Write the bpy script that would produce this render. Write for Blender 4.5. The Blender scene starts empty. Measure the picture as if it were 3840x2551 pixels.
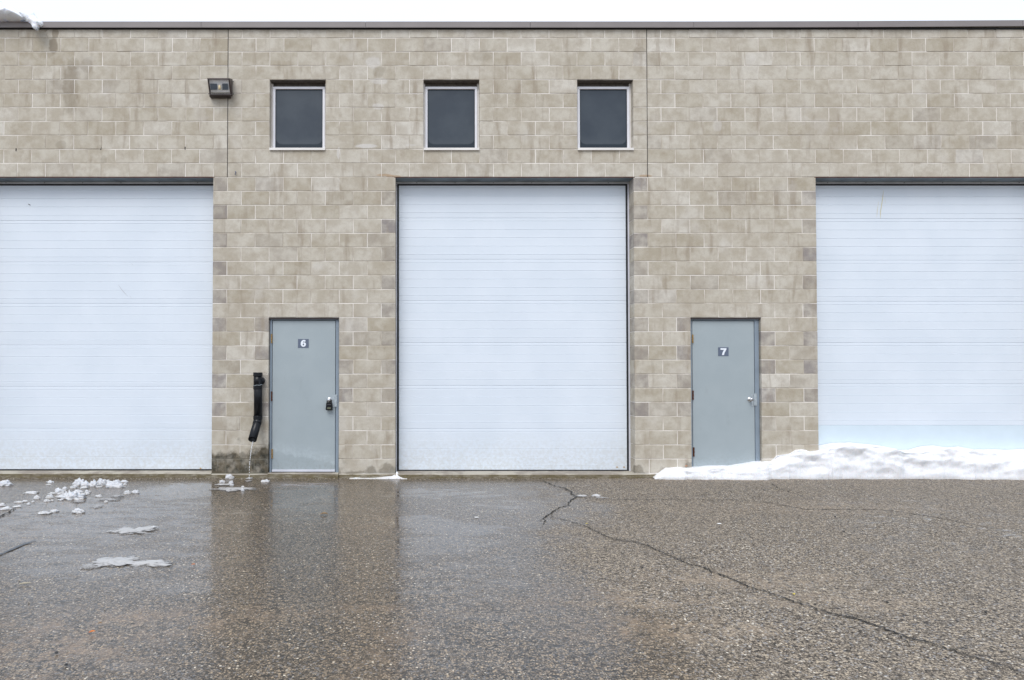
import bpy, bmesh, math, random
from mathutils import Vector, Matrix, noise
from math import radians, sin, cos, tan, pi

S = bpy.context.scene
COL = S.collection
random.seed(7)

# ------------------------------------------------------------------ camera, sky, sun, exposure
F = 2300.0                      # focal length in photograph pixels (3840 wide)
TH = radians(1.0)
D = 8.68
HC = 1.4745
PX0 = 1610.0
YPP = 1400 - F * tan(TH)
cam_d = bpy.data.cameras.new('camera')
cam_d.sensor_fit = 'HORIZONTAL'
cam_d.sensor_width = 36.0
cam_d.lens = F / 3840 * 36
cam_d.shift_x = (1920 - PX0) / 3840
cam_d.shift_y = (YPP - 1275.5) / 3840
cam_d.clip_start = 0.05
cam_d.clip_end = 3000
cam = bpy.data.objects.new('camera', cam_d)
cam.location = (0, -D, HC)
cam.rotation_euler = (radians(90) + TH, 0, 0)
COL.objects.link(cam)
S.camera = cam

SUN_EL, SUN_AZ = radians(52), radians(200)   # high, behind the camera, through cloud
w = bpy.data.worlds.new('World'); S.world = w; w.use_nodes = True
nt = w.node_tree; nt.nodes.clear()
out = nt.nodes.new('ShaderNodeOutputWorld')
sky = nt.nodes.new('ShaderNodeTexSky'); sky.sky_type = 'NISHITA'; sky.sun_disc = False
sky.sun_elevation = SUN_EL; sky.sun_rotation = SUN_AZ; sky.dust_density = 4
bg = nt.nodes.new('ShaderNodeBackground'); bg.inputs[1].default_value = 0.1
cloud = nt.nodes.new('ShaderNodeBackground'); cloud.inputs[0].default_value = (0.88, 0.955, 1.09, 1); cloud.inputs[1].default_value = 1.04
mixs = nt.nodes.new('ShaderNodeMixShader'); mixs.inputs[0].default_value = 0.88
wtc = nt.nodes.new('ShaderNodeTexCoord'); wmp = nt.nodes.new('ShaderNodeMapping'); wmp.inputs['Scale'].default_value = (1, 1, 3.5)
wnz = nt.nodes.new('ShaderNodeTexNoise'); wnz.inputs['Scale'].default_value = 2.2; wnz.inputs['Detail'].default_value = 4
wrp = nt.nodes.new('ShaderNodeMix'); wrp.data_type = 'RGBA'; wrp.inputs[6].default_value = (.82, .915, 1.06, 1); wrp.inputs[7].default_value = (.92, 1.0, 1.13, 1)
nt.links.new(wtc.outputs['Generated'], wmp.inputs[0]); nt.links.new(wmp.outputs[0], wnz.inputs['Vector']); nt.links.new(wnz.outputs[0], wrp.inputs[0]); nt.links.new(wrp.outputs[2], cloud.inputs[0])
nt.links.new(sky.outputs[0], bg.inputs[0]); nt.links.new(bg.outputs[0], mixs.inputs[1])
nt.links.new(cloud.outputs[0], mixs.inputs[2]); nt.links.new(mixs.outputs[0], out.inputs[0])

sl = bpy.data.lights.new('sun', 'SUN'); sl.energy = 1.5; sl.angle = radians(32); sl.color = (1, 0.97, 0.93)
so = bpy.data.objects.new('sun', sl); COL.objects.link(so)
so.rotation_euler = (radians(90) - SUN_EL, 0, radians(-20))
S.view_settings.view_transform = 'Standard'; S.view_settings.look = 'None'
S.view_settings.exposure = 0.30; S.view_settings.gamma = 1.0; S.view_settings.use_curve_mapping = False
S.cycles.max_bounces = 8

# ------------------------------------------------------------------ helpers: photo pixel -> point in the place (for measuring)
def ray(px, py):
    u, v = px - PX0, -(py - YPP)
    return Vector((u, F * cos(TH) - v * sin(TH), F * sin(TH) + v * cos(TH)))
CP = Vector((0, -D, HC))
def W(px, py, y=0.0):
    d = ray(px, py); return CP + d * ((y + D) / d.y)
def G(px, py, z=0.0):
    d = ray(px, py); return CP + d * ((z - HC) / d.z)

def link(o, parent=None):
    COL.objects.link(o)
    if parent is not None: o.parent = parent
    return o
def tag(o, label=None, cat=None, group=None, kind=None):
    for k, v in (('label', label), ('category', cat), ('group', group), ('kind', kind)):
        if v: o[k] = v
    return o
def empty(name, loc=(0, 0, 0)):
    o = bpy.data.objects.new(name, None); o.location = loc; o.empty_display_size = .1
    return link(o)

class MB:
    def __init__(s): s.v = []; s.f = []; s.m = []
    def add(s, vs, fs):
        n = len(s.v); s.v += [tuple(q) for q in vs]; s.f += [tuple(n + i for i in f) for f in fs]; return s
    def box(s, x0, x1, y0, y1, z0, z1):
        return s.add([(x0,y0,z0),(x1,y0,z0),(x1,y1,z0),(x0,y1,z0),(x0,y0,z1),(x1,y0,z1),(x1,y1,z1),(x0,y1,z1)],
            [(0,3,2,1),(4,5,6,7),(0,1,5,4),(1,2,6,5),(2,3,7,6),(3,0,4,7)])
    def cbox(s, x0, x1, y0, y1, z0, z1, c=.003):
        """box with chamfered front (-y) rim"""
        return s.add([(x0+c,y0,z0+c),(x1-c,y0,z0+c),(x1-c,y0,z1-c),(x0+c,y0,z1-c),
                      (x0,y0+c,z0),(x1,y0+c,z0),(x1,y0+c,z1),(x0,y0+c,z1),
                      (x0,y1,z0),(x1,y1,z0),(x1,y1,z1),(x0,y1,z1)],
            [(0,1,2,3),(0,4,5,1),(1,5,6,2),(2,6,7,3),(3,7,4,0),(4,8,9,5),(5,9,10,6),(6,10,11,7),(7,11,8,4),(8,11,10,9)])
    def tube(s, pts, r, n=16, cap=True):
        pts = [Vector(p) for p in pts]; rs = r if isinstance(r, (list, tuple)) else [r]*len(pts)
        rings = []
        up = None
        for i, p in enumerate(pts):
            t = (pts[min(i+1, len(pts)-1)] - pts[max(i-1, 0)]).normalized()
            if up is None:
                up = t.cross(Vector((0, 1, 0.01)));  up = up.normalized() if up.length > 1e-3 else Vector((1,0,0))
            a = (up - t * up.dot(t)).normalized(); up = a; b = t.cross(a)
            rings.append([p + (a*cos(2*pi*k/n) + b*sin(2*pi*k/n))*rs[i] for k in range(n)])
        base = len(s.v)
        for rg in rings: s.v += [tuple(q) for q in rg]
        for i in range(len(rings)-1):
            for k in range(n):
                a0 = base+i*n+k; a1 = base+i*n+(k+1)%n
                s.f.append((a0, a1, a1+n, a0+n))
        if cap:
            s.f.append(tuple(base+k for k in reversed(range(n)))); s.f.append(tuple(base+(len(rings)-1)*n+k for k in range(n)))
        return s
    def mesh(s, name, mat, smooth=False):
        me = bpy.data.meshes.new(name); me.from_pydata(s.v, [], s.f)
        bm = bmesh.new(); bm.from_mesh(me); bmesh.ops.recalc_face_normals(bm, faces=bm.faces); bm.to_mesh(me); bm.free()
        if mat: me.materials.append(mat)
        if smooth:
            for p in me.polygons: p.use_smooth = True
        return me
    def build(s, name, mat, parent=None, smooth=False):
        return link(bpy.data.objects.new(name, s.mesh(name, mat, smooth)), parent)

# ------------------------------------------------------------------ materials
def N(nt, typ, **kw):
    n = nt.nodes.new(typ)
    for k, v in kw.items():
        if k.startswith('i_'):
            key = k[2:]; key = int(key) if key.isdigit() else key.replace('_', ' ')
            n.inputs[key].default_value = v
        else: setattr(n, k, v)
    return n
def L(nt, a, b): nt.links.new(a, b)
def mat(name):
    m = bpy.data.materials.new(name); m.use_nodes = True
    return m, m.node_tree, m.node_tree.nodes['Principled BSDF']
def mathn(nt, op, a, b=None, c=None, clamp=False):
    n = N(nt, 'ShaderNodeMath', operation=op, use_clamp=clamp)
    for i, q in enumerate((a, b, c)):
        if q is None: continue
        if isinstance(q, (int, float)): n.inputs[i].default_value = q
        else: L(nt, q, n.inputs[i])
    return n.outputs[0]
def mixc(nt, fac, a, b, blend='MIX'):
    n = N(nt, 'ShaderNodeMix', data_type='RGBA', blend_type=blend)
    for key, q in ((0, fac), (6, a), (7, b)):
        if isinstance(q, (int, float)): n.inputs[key].default_value = q
        elif isinstance(q, tuple): n.inputs[key].default_value = (*q, 1) if len(q) == 3 else q
        else: L(nt, q, n.inputs[key])
    return n.outputs[2]
def ramp(nt, v, stops):
    n = N(nt, 'ShaderNodeMapRange', interpolation_type='SMOOTHSTEP', clamp=True)
    L(nt, v, n.inputs[0]); n.inputs[1].default_value = stops[0]; n.inputs[2].default_value = stops[1]
    n.inputs[3].default_value = stops[2] if len(stops) > 2 else 0; n.inputs[4].default_value = stops[3] if len(stops) > 3 else 1
    return n.outputs[0]
def wpos(nt): return N(nt, 'ShaderNodeNewGeometry').outputs['Position']
def nz(nt, vec, scale, detail=4, rough=.55, dist=0, w=None, stretch=None):
    if stretch:
        mp = N(nt, 'ShaderNodeMapping'); mp.inputs['Scale'].default_value = stretch; L(nt, vec, mp.inputs[0]); vec = mp.outputs[0]
    n = N(nt, 'ShaderNodeTexNoise', noise_dimensions='4D' if w is not None else '3D')
    n.inputs['Scale'].default_value = scale; n.inputs['Detail'].default_value = detail; n.inputs['Roughness'].default_value = rough
    n.inputs['Distortion'].default_value = dist
    L(nt, vec, n.inputs['Vector'])
    if w is not None and not isinstance(w, (int, float)): L(nt, w, n.inputs['W'])
    elif w is not None: n.inputs['W'].default_value = w
    return n.outputs[0]
def bump(nt, h, strength, dist, bsdf, nrm=None):
    b = N(nt, 'ShaderNodeBump'); L(nt, h, b.inputs['Height'])
    if isinstance(strength, (int, float)): b.inputs['Strength'].default_value = strength
    else: L(nt, strength, b.inputs['Strength'])
    b.inputs['Distance'].default_value = dist
    if nrm is not None: L(nt, nrm, b.inputs['Normal'])
    if bsdf: L(nt, b.outputs[0], bsdf.inputs['Normal'])
    return b.outputs[0]

def simple(name, col, rough=.5, metal=0, var=.08, nscale=8, bmp=0, bscale=60, spec=.5, coat=0):
    m, nt, p = mat(name)
    P = wpos(nt)
    n = nz(nt, P, nscale, 5)
    lo = tuple(c*(1-var) for c in col); hi = tuple(min(1, c*(1+var)) for c in col)
    L(nt, mixc(nt, ramp(nt, n, (.3, .7)), lo, hi), p.inputs['Base Color'])
    p.inputs['Roughness'].default_value = rough; p.inputs['Metallic'].default_value = metal
    p.inputs['Specular IOR Level'].default_value = spec
    p.inputs['Coat Weight'].default_value = coat
    if bmp: bump(nt, nz(nt, P, bscale, 3), bmp, .002, p)
    return m

XC0 = -2.8745; CW = 0.3987                      # column module of the blockwork
def CX(c): return XC0 + c * CW
Z1 = 4.79 + HC                                  # top joint line (below the cut course)
def CZ(k): return Z1 - .2 * (k - 1)             # joint line k; course k lies between CZ(k) and CZ(k+1)

def stain_nodes(nt, P):
    """damp and mossy marks with shapes of their own, in wall coordinates; returns (wet, moss, efflorescence)"""
    sx = N(nt, 'ShaderNodeSeparateXYZ'); L(nt, P, sx.inputs[0])
    X, Z = sx.outputs[0], sx.outputs[2]
    n1 = nz(nt, P, 3.2, 5, .6); n2 = nz(nt, P, 9, 4, .6)
    # splash zone under the drain pipe
    zz = mathn(nt, 'ADD', Z, mathn(nt, 'MULTIPLY', mathn(nt, 'SUBTRACT', n1, .5), -.75))
    zz = mathn(nt, 'ADD', zz, mathn(nt, 'MULTIPLY', mathn(nt, 'SUBTRACT', n2, .5), .14))
    top = ramp(nt, zz, (.31, .45, 1, 0))
    side = mathn(nt, 'MULTIPLY', ramp(nt, X, (CX(-.7), CX(-.5))), ramp(nt, X, (CX(1.5), CX(1.8), 1, 0)))
    wet = mathn(nt, 'MULTIPLY', top, side)
    # damp foot of the next pier
    z3 = mathn(nt, 'ADD', Z, mathn(nt, 'MULTIPLY', mathn(nt, 'SUBTRACT', nz(nt, P, 4.5, 3, .5), .5), -.7))
    foot = mathn(nt, 'MULTIPLY', ramp(nt, z3, (.08, .16, 1, 0)), .55)
    damp = mathn(nt, 'MAXIMUM', wet, foot)
    return X, Z, n1, n2, wet, damp

def spot(nt, X, Z, cx, cz, rx, rz, nzz, amt):
    dx = mathn(nt, 'DIVIDE', mathn(nt, 'SUBTRACT', X, cx), rx); dz = mathn(nt, 'DIVIDE', mathn(nt, 'SUBTRACT', Z, cz), rz)
    r = mathn(nt, 'ADD', mathn(nt, 'POWER', mathn(nt, 'ABSOLUTE', dx), 2), mathn(nt, 'POWER', mathn(nt, 'ABSOLUTE', dz), 2))
    r = mathn(nt, 'ADD', r, mathn(nt, 'MULTIPLY', mathn(nt, 'SUBTRACT', nzz, .5), 1.6))
    return mathn(nt, 'MULTIPLY', ramp(nt, r, (.45, 1.05, 1, 0)), amt)

def block_material():
    m, nt, p = mat('concrete_block')
    P = wpos(nt)
    ao = N(nt, 'ShaderNodeAttribute', attribute_type='OBJECT', attribute_name='tone')
    ag = N(nt, 'ShaderNodeAttribute', attribute_type='GEOMETRY', attribute_name='tone')
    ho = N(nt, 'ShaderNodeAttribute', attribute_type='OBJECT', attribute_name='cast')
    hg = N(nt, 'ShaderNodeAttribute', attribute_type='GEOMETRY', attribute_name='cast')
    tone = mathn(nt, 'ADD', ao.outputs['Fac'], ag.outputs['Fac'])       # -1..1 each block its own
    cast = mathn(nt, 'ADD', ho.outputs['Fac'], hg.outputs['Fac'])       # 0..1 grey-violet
    X, Z, n1, n2, wet, damp = stain_nodes(nt, P)
    off = N(nt, 'ShaderNodeVectorMath', operation='ADD'); L(nt, P, off.inputs[0])
    cb = N(nt, 'ShaderNodeCombineXYZ'); L(nt, mathn(nt, 'MULTIPLY', tone, 9.7), cb.inputs[1]); L(nt, cb.outputs[0], off.inputs[1])
    Q = off.outputs[0]                                                  # noise decorrelated between blocks
    blot = nz(nt, Q, 5.5, 4, .6)
    blot2 = nz(nt, Q, 13, 5, .6)
    base = mixc(nt, ramp(nt, blot, (.34, .66)), (.442, .396, .320), (.545, .506, .432))
    base = mixc(nt, mathn(nt, 'MULTIPLY', ramp(nt, blot2, (.45, .75)), .42), base, (.365, .305, .24))
    tv = mathn(nt, 'ADD', 1.0, mathn(nt, 'MULTIPLY', tone, .062))
    base = mixc(nt, 1.0, base, N(nt, 'ShaderNodeCombineColor').outputs[0], 'MULTIPLY') if False else base
    hsv = N(nt, 'ShaderNodeHueSaturation'); L(nt, base, hsv.inputs['Color']); L(nt, tv, hsv.inputs['Value'])
    L(nt, mathn(nt, 'SUBTRACT', 1.0, mathn(nt, 'MULTIPLY', tone, .10)), hsv.inputs['Saturation'])
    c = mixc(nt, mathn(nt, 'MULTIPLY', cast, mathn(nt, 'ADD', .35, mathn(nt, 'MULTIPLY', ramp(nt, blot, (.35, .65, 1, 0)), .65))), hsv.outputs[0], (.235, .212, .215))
    # weather: broad vertical streaks and paler washed-out areas across many blocks
    broad = nz(nt, P, 1.1, 4, .55, stretch=(1.5, 1, .7), w=3.1)
    streak = nz(nt, P, 3.0, 4, .6, stretch=(2.6, 1, .45), w=7.7)
    c = mixc(nt, mathn(nt, 'MULTIPLY', ramp(nt, broad, (.48, .70)), .38), c, (.355, .30, .225))
    c = mixc(nt, mathn(nt, 'MULTIPLY', ramp(nt, streak, (.53, .70)), .60), c, (.30, .245, .185))
    pale = nz(nt, P, 2.3, 5, .6, w=12.3)
    c = mixc(nt, mathn(nt, 'MULTIPLY', ramp(nt, pale, (.56, .72)), .35), c, (.60, .57, .53))
    # efflorescence smears below the parapet between the windows
    for (px, py, rx, rz, a) in ((1400, 235, .12, .10, .45), (1420, 305, .14, .05, .4), (1375, 548, .17, .035, .6), (1420, 400, .10, .05, .45),
                                (1270, 575, .03, .09, .5), (2690, 470, .07, .1, .3), (1540, 545, .08, .02, .35)):
        q = W(px, py)
        c = mixc(nt, spot(nt, X, Z, q.x, q.z, rx, rz, n2, a), c, (.66, .64, .62))
    for (px, py, rx, rz, a) in ((208, 122, .055, .1, .7), (200, 172, .08, .12, .75), (265, 330, .13, .42, .42), (325, 245, .1, .12, .3), (390, 600, .05, .08, .3), (275, 240, .1, .1, .3),
                                (230, 545, .09, .08, .35), (1420, 270, .09, .1, .3), (1810, 210, .2, .1, .25), (2400, 190, .1, .06, .3), (1330, 1720, .07, .2, .0)):
        q = W(px, py)
        c = mixc(nt, spot(nt, X, Z, q.x, q.z, rx, rz, n2, a), c, (.215, .175, .125))
    # rust at the lintel bearings
    for (px, py) in ((1475, 662), (2420, 660), (1440, 657)):
        q = W(px, py)
        c = mixc(nt, spot(nt, X, Z, q.x, q.z, .12, .02, n2, .5), c, (.36, .20, .08))
    # grain
    g = nz(nt, P, 140, 3, .7)
    c = mixc(nt, mathn(nt, 'MULTIPLY', ramp(nt, g, (.28, .44, 1, 0)), .55), c, (.17, .15, .13))
    c = mixc(nt, mathn(nt, 'MULTIPLY', ramp(nt, g, (.60, .72)), .25), c, (.62, .58, .53))
    # damp
    c = mixc(nt, mathn(nt, 'MULTIPLY', damp, ramp(nt, nz(nt, P, 7, 5, .7, stretch=(1, 1, .8), w=2.0), (.32, .60, .50, 1.0)), clamp=True), c, mixc(nt, ramp(nt, n2, (.4, .6)), (.040, .037, .026), (.105, .085, .055)))
    L(nt, c, p.inputs['Base Color'])
    L(nt, ramp(nt, wet, (0, 1, .92, .45)), p.inputs['Roughness'])
    p.inputs['Specular IOR Level'].default_value = .3
    bump(nt, mathn(nt, 'ADD', g, mathn(nt, 'MULTIPLY', blot2, 1.2)), .7, .0035, p)
    return m

def mortar_material():
    m, nt, p = mat('mortar')
    P = wpos(nt)
    X, Z, n1, n2, wet, damp = stain_nodes(nt, P)
    a = nz(nt, P, 2.2, 4); b = nz(nt, P, 40, 4, .7)
    c = mixc(nt, ramp(nt, a, (.40, .62)), (.80, .76, .71), (.47, .42, .35))
    c = mixc(nt, mathn(nt, 'MULTIPLY', ramp(nt, b, (.60, .78)), .4), c, (.33, .29, .24))
    c = mixc(nt, mathn(nt, 'MULTIPLY', damp, .85), c, (.10, .09, .055))
    L(nt, c, p.inputs['Base Color']); p.inputs['Roughness'].default_value = .95
    p.inputs['Specular IOR Level'].default_value = .2
    bump(nt, b, .6, .002, p)
    return m

def asphalt_material():
    m, nt, p = mat('wet_asphalt')
    P = wpos(nt)
    wa = N(nt, 'ShaderNodeAttribute', attribute_name='wet').outputs['Fac']
    pa = N(nt, 'ShaderNodeAttribute', attribute_name='puddle').outputs['Fac']
    sa = N(nt, 'ShaderNodeAttribute', attribute_name='silt').outputs['Fac']
    vo = N(nt, 'ShaderNodeTexVoronoi', feature='F1'); vo.inputs['Scale'].default_value = 74; vo.inputs['Randomness'].default_value = 1
    L(nt, P, vo.inputs['Vector'])
    vs = N(nt, 'ShaderNodeTexVoronoi', feature='F1'); vs.inputs['Scale'].default_value = 150
    L(nt, P, vs.inputs['Vector'])
    sep = N(nt, 'ShaderNodeSeparateColor'); L(nt, vo.outputs['Color'], sep.inputs[0])
    sep2 = N(nt, 'ShaderNodeSeparateColor'); L(nt, vs.outputs['Color'], sep2.inputs[0])
    r1, r2, r3 = sep.outputs[0], sep.outputs[1], sep.outputs[2]
    stone = mixc(nt, r2, (.17, .148, .128), (.56, .465, .345))
    stone = mixc(nt, ramp(nt, r3, (.60, .95)), stone, (.30, .295, .30))
    stone = mixc(nt, mathn(nt, 'MULTIPLY', ramp(nt, r3, (.90, .96)), ramp(nt, r2, (.4, .6))), stone, (.78, .72, .62))
    small = mixc(nt, sep2.outputs[1], (.026, .023, .022), (.27, .222, .168))
    small = mixc(nt, ramp(nt, sep2.outputs[2], (.80, .9)), small, (.50, .43, .34))
    isst = mathn(nt, 'MULTIPLY', ramp(nt, r1, (.38, .44)), ramp(nt, vo.outputs['Distance'], (.42, .62, 1, 0)))
    c = mixc(nt, isst, small, stone)
    pit = ramp(nt, nz(nt, P, 42, 4, .7, stretch=(.7, 1, 1)), (.38, .46, 1, 0))
    c = mixc(nt, mathn(nt, 'MULTIPLY', pit, .85), c, (.016, .014, .014))
    broad = nz(nt, P, .9, 5, .6)
    fine = nz(nt, P, 6, 5, .65)
    c = mixc(nt, mathn(nt, 'MULTIPLY', ramp(nt, broad, (.42, .68)), .18), c, (.26, .22, .175))
    c = mixc(nt, mathn(nt, 'MULTIPLY', ramp(nt, fine, (.5, .72)), .22), c, (.09, .082, .078))
    # silt washed over the stones
    sf = mathn(nt, 'MULTIPLY', sa, ramp(nt, mathn(nt, 'ADD', mathn(nt, 'MULTIPLY', fine, .9), mathn(nt, 'MULTIPLY', nz(nt, P, 22, 4, .7), .4)), (.55, .82)))
    sf = mathn(nt, 'MULTIPLY', sf, mathn(nt, 'SUBTRACT', 1.0, mathn(nt, 'MULTIPLY', isst, .55)))
    c = mixc(nt, mathn(nt, 'MULTIPLY', sf, .85), c, (.44, .345, .25))
    wn = mathn(nt, 'ADD', wa, mathn(nt, 'MULTIPLY', mathn(nt, 'SUBTRACT', nz(nt, P, 3.3, 6, .65), .5), .9))
    wetf = ramp(nt, wn, (.2, .8))
    hv = N(nt, 'ShaderNodeHueSaturation'); L(nt, c, hv.inputs['Color'])
    L(nt, mathn(nt, 'SUBTRACT', 1.04, mathn(nt, 'MULTIPLY', wetf, .14)), hv.inputs['Value'])
    L(nt, mathn(nt, 'ADD', 1.0, mathn(nt, 'MULTIPLY', wetf, .30)), hv.inputs['Saturation'])
    ga = N(nt, 'ShaderNodeGamma'); L(nt, hv.outputs[0], ga.inputs[0]); L(nt, mathn(nt, 'ADD', 1.10, mathn(nt, 'MULTIPLY', wetf, .50)), ga.inputs[1])
    gv = N(nt, 'ShaderNodeHueSaturation'); L(nt, ga.outputs[0], gv.inputs['Color']); L(nt, mathn(nt, 'ADD', 1.02, mathn(nt, 'MULTIPLY', wetf, .30)), gv.inputs['Value'])
    L(nt, mathn(nt, 'SUBTRACT', .96, mathn(nt, 'MULTIPLY', wetf, .18)), gv.inputs['Saturation'])
    L(nt, gv.outputs[0], p.inputs['Base Color'])
    pn = mathn(nt, 'ADD', pa, mathn(nt, 'MULTIPLY', mathn(nt, 'SUBTRACT', nz(nt, P, 4.5, 7, .72, stretch=(.6, 1.5, 1)), .5), 2.8))
    pud = ramp(nt, pn, (.32, .58))
    L(nt, mathn(nt, 'SUBTRACT', .72, mathn(nt, 'MULTIPLY', wetf, .2)), p.inputs['Roughness'])
    p.inputs['Specular IOR Level'].default_value = .3
    # the film of melt water lies over the stones as a coat of its own
    film = mathn(nt, 'MAXIMUM', mathn(nt, 'MULTIPLY', wetf, mathn(nt, 'ADD', .62, ramp(nt, nz(nt, P, 60, 4, .7, stretch=(.6, 1.2, 1)), (.42, .58, 0, .38)))), pud)
    film = mathn(nt, 'MULTIPLY', film, mathn(nt, 'ADD', .92, mathn(nt, 'MULTIPLY', pud, .08)))
    L(nt, film, p.inputs['Coat Weight'])
    p.inputs['Coat IOR'].default_value = 1.62
    L(nt, mathn(nt, 'SUBTRACT', .15, mathn(nt, 'MULTIPLY', pud, .11)), p.inputs['Coat Roughness'])
    h = mathn(nt, 'ADD', mathn(nt, 'MULTIPLY', vo.outputs['Distance'], -.9), mathn(nt, 'MULTIPLY', nz(nt, P, 45, 4, .7), 1.6))
    h = mathn(nt, 'SUBTRACT', h, mathn(nt, 'MULTIPLY', pit, .5))
    bump(nt, h, mathn(nt, 'SUBTRACT', .8, mathn(nt, 'MULTIPLY', pud, .4)), .006, p)
    cb_ = bump(nt, nz(nt, P, 40, 4, .65, stretch=(.55, 1.3, 1)), mathn(nt, 'SUBTRACT', .34, mathn(nt, 'MULTIPLY', pud, .31)), .006, None)
    cb_ = bump(nt, nz(nt, P, 4, 3, .6, stretch=(.6, 1.6, 1)), mathn(nt, 'SUBTRACT', .35, mathn(nt, 'MULTIPLY', pud, .25)), .010, None, cb_)
    L(nt, cb_, p.inputs['Coat Normal'])
    return m

def door_white():
    m, nt, p = mat('white_steel_panel')
    P = wpos(nt)
    X = N(nt, 'ShaderNodeSeparateXYZ'); L(nt, P, X.inputs[0])
    n = nz(nt, P, 1.6, 4, .5); g = nz(nt, P, 90, 3)
    st = nz(nt, P, 5, 5, .6, stretch=(2.2, 1, .25))
    c = mixc(nt, ramp(nt, n, (.35, .65)), (.665, .725, .797), (.695, .752, .822))
    c = mixc(nt, mathn(nt, 'MULTIPLY', ramp(nt, st, (.55, .75)), .08), c, (.59, .65, .70))
    # splashed dirt towards the foot
    d = mathn(nt, 'MULTIPLY', ramp(nt, X.outputs[2], (.10, .75, 1, 0)), ramp(nt, nz(nt, P, 22, 6, .75), (.34, .66)))
    c = mixc(nt, mathn(nt, 'MULTIPLY', d, .45), c, (.50, .48, .42))
    L(nt, c, p.inputs['Base Color']); p.inputs['Roughness'].default_value = .42
    p.inputs['Specular IOR Level'].default_value = .45
    bump(nt, g, .12, .001, p)
    return m

def grey_door():
    m, nt, p = mat('grey_door_paint')
    P = wpos(nt)
    X = N(nt, 'ShaderNodeSeparateXYZ'); L(nt, P, X.inputs[0])
    n = nz(nt, P, 2.5, 5, .55); f2 = nz(nt, P, 30, 4, .7)
    c = mixc(nt, ramp(nt, n, (.35, .65)), (.325, .375, .398), (.345, .395, .417))
    # chalky salt tide line on the lower door beside the drain
    zz = mathn(nt, 'ADD', X.outputs[2], mathn(nt, 'MULTIPLY', mathn(nt, 'SUBTRACT', X.outputs[0], CX(2)), .22))
    zz = mathn(nt, 'ADD', zz, mathn(nt, 'MULTIPLY', mathn(nt, 'SUBTRACT', nz(nt, P, 8, 6, .7), .5), .22))
    tide = mathn(nt, 'MULTIPLY', ramp(nt, zz, (.33, .36)), ramp(nt, zz, (.36, .56, 1, 0)))
    tide = mathn(nt, 'MULTIPLY', tide, ramp(nt, X.outputs[0], (CX(4.1), CX(4.3), 1, 0)))
    c = mixc(nt, mathn(nt, 'MULTIPLY', tide, mathn(nt, 'ADD', .2, ramp(nt, f2, (.4, .6, 0, .45)))), c, (.44, .50, .53))
    gr = mathn(nt, 'MULTIPLY', ramp(nt, X.outputs[2], (.08, .42, 1, 0)), ramp(nt, nz(nt, P, 26, 6, .75), (.44, .70)))
    c = mixc(nt, mathn(nt, 'MULTIPLY', gr, .35), c, (.20, .19, .16))
    sm = ramp(nt, nz(nt, P, 7, 6, .7, stretch=(1, 1, .5)), (.58, .75, 0, .22))
    c = mixc(nt, sm, c, (.24, .27, .28))
    L(nt, c, p.inputs['Base Color']); p.inputs['Roughness'].default_value = .48
    bump(nt, nz(nt, P, 120, 2), .1, .001, p)
    return m

def concrete_mat():
    m, nt, p = mat('concrete_sill')
    P = wpos(nt)
    X = N(nt, 'ShaderNodeSeparateXYZ'); L(nt, P, X.inputs[0])
    nn = N(nt, 'ShaderNodeSeparateXYZ'); L(nt, N(nt, 'ShaderNodeNewGeometry').outputs['True Normal'], nn.inputs[0])
    a = nz(nt, P, 3, 5, .65, stretch=(1, 1, 3)); b = nz(nt, P, 40, 4, .7)
    c = mixc(nt, ramp(nt, a, (.42, .58)), (.27, .235, .195), (.42, .385, .32))
    # algae and damp on the upright face only where it meets the wet yard
    front = ramp(nt, nn.outputs[2], (.3, .8, 1, 0))
    al = nz(nt, P, 7, 5, .7, stretch=(1, 1, 4))
    c = mixc(nt, mathn(nt, 'MULTIPLY', front, ramp(nt, al, (.30, .60, .45, .95))), c, mixc(nt, ramp(nt, b, (.35, .65)), (.085, .066, .034), (.15, .12, .055)))
    c = mixc(nt, mathn(nt, 'MULTIPLY', ramp(nt, b, (.6, .75)), .4), c, (.14, .12, .10))
    L(nt, c, p.inputs['Base Color']); p.inputs['Roughness'].default_value = .8
    bump(nt, b, .6, .003, p)
    return m

def snow_mat(name, dirty=0.0, col=(.86, .88, .93)):
    m, nt, p = mat(name)
    P = wpos(nt)
    a = nz(nt, P, 9, 5, .65); b = nz(nt, P, 55, 4, .7)
    c = mixc(nt, ramp(nt, a, (.35, .7)), col, tuple(q*.93 for q in col))
    c = mixc(nt, mathn(nt, 'MULTIPLY', ramp(nt, b, (.5, .75)), .10 + dirty), c, (.42, .41, .40))
    zs_ = N(nt, 'ShaderNodeSeparateXYZ'); L(nt, P, zs_.inputs[0])
    gritty = mathn(nt, 'MULTIPLY', ramp(nt, nz(nt, P, 75, 3, .6), (.63, .70)), ramp(nt, nz(nt, P, 3.5, 3), (.40, .62)))
    c = mixc(nt, mathn(nt, 'MULTIPLY', gritty, .7), c, (.22, .19, .15))
    edge = ramp(nt, mathn(nt, 'ADD', zs_.outputs[2], mathn(nt, 'MULTIPLY', mathn(nt, 'SUBTRACT', a, .5), .12)), (.0, .05, .45, 0))
    c = mixc(nt, edge, c, (.50, .48, .45))
    L(nt, c, p.inputs['Base Color']); p.inputs['Roughness'].default_value = .55
    p.inputs['Subsurface Weight'].default_value = .35; p.inputs['Subsurface Radius'].default_value = (.04, .05, .06)
    p.inputs['Subsurface Scale'].default_value = .5
    bump(nt, mathn(nt, 'ADD', mathn(nt, 'MULTIPLY', b, .6), mathn(nt, 'MULTIPLY', a, 2)), .5, .010, p)
    return m

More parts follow.
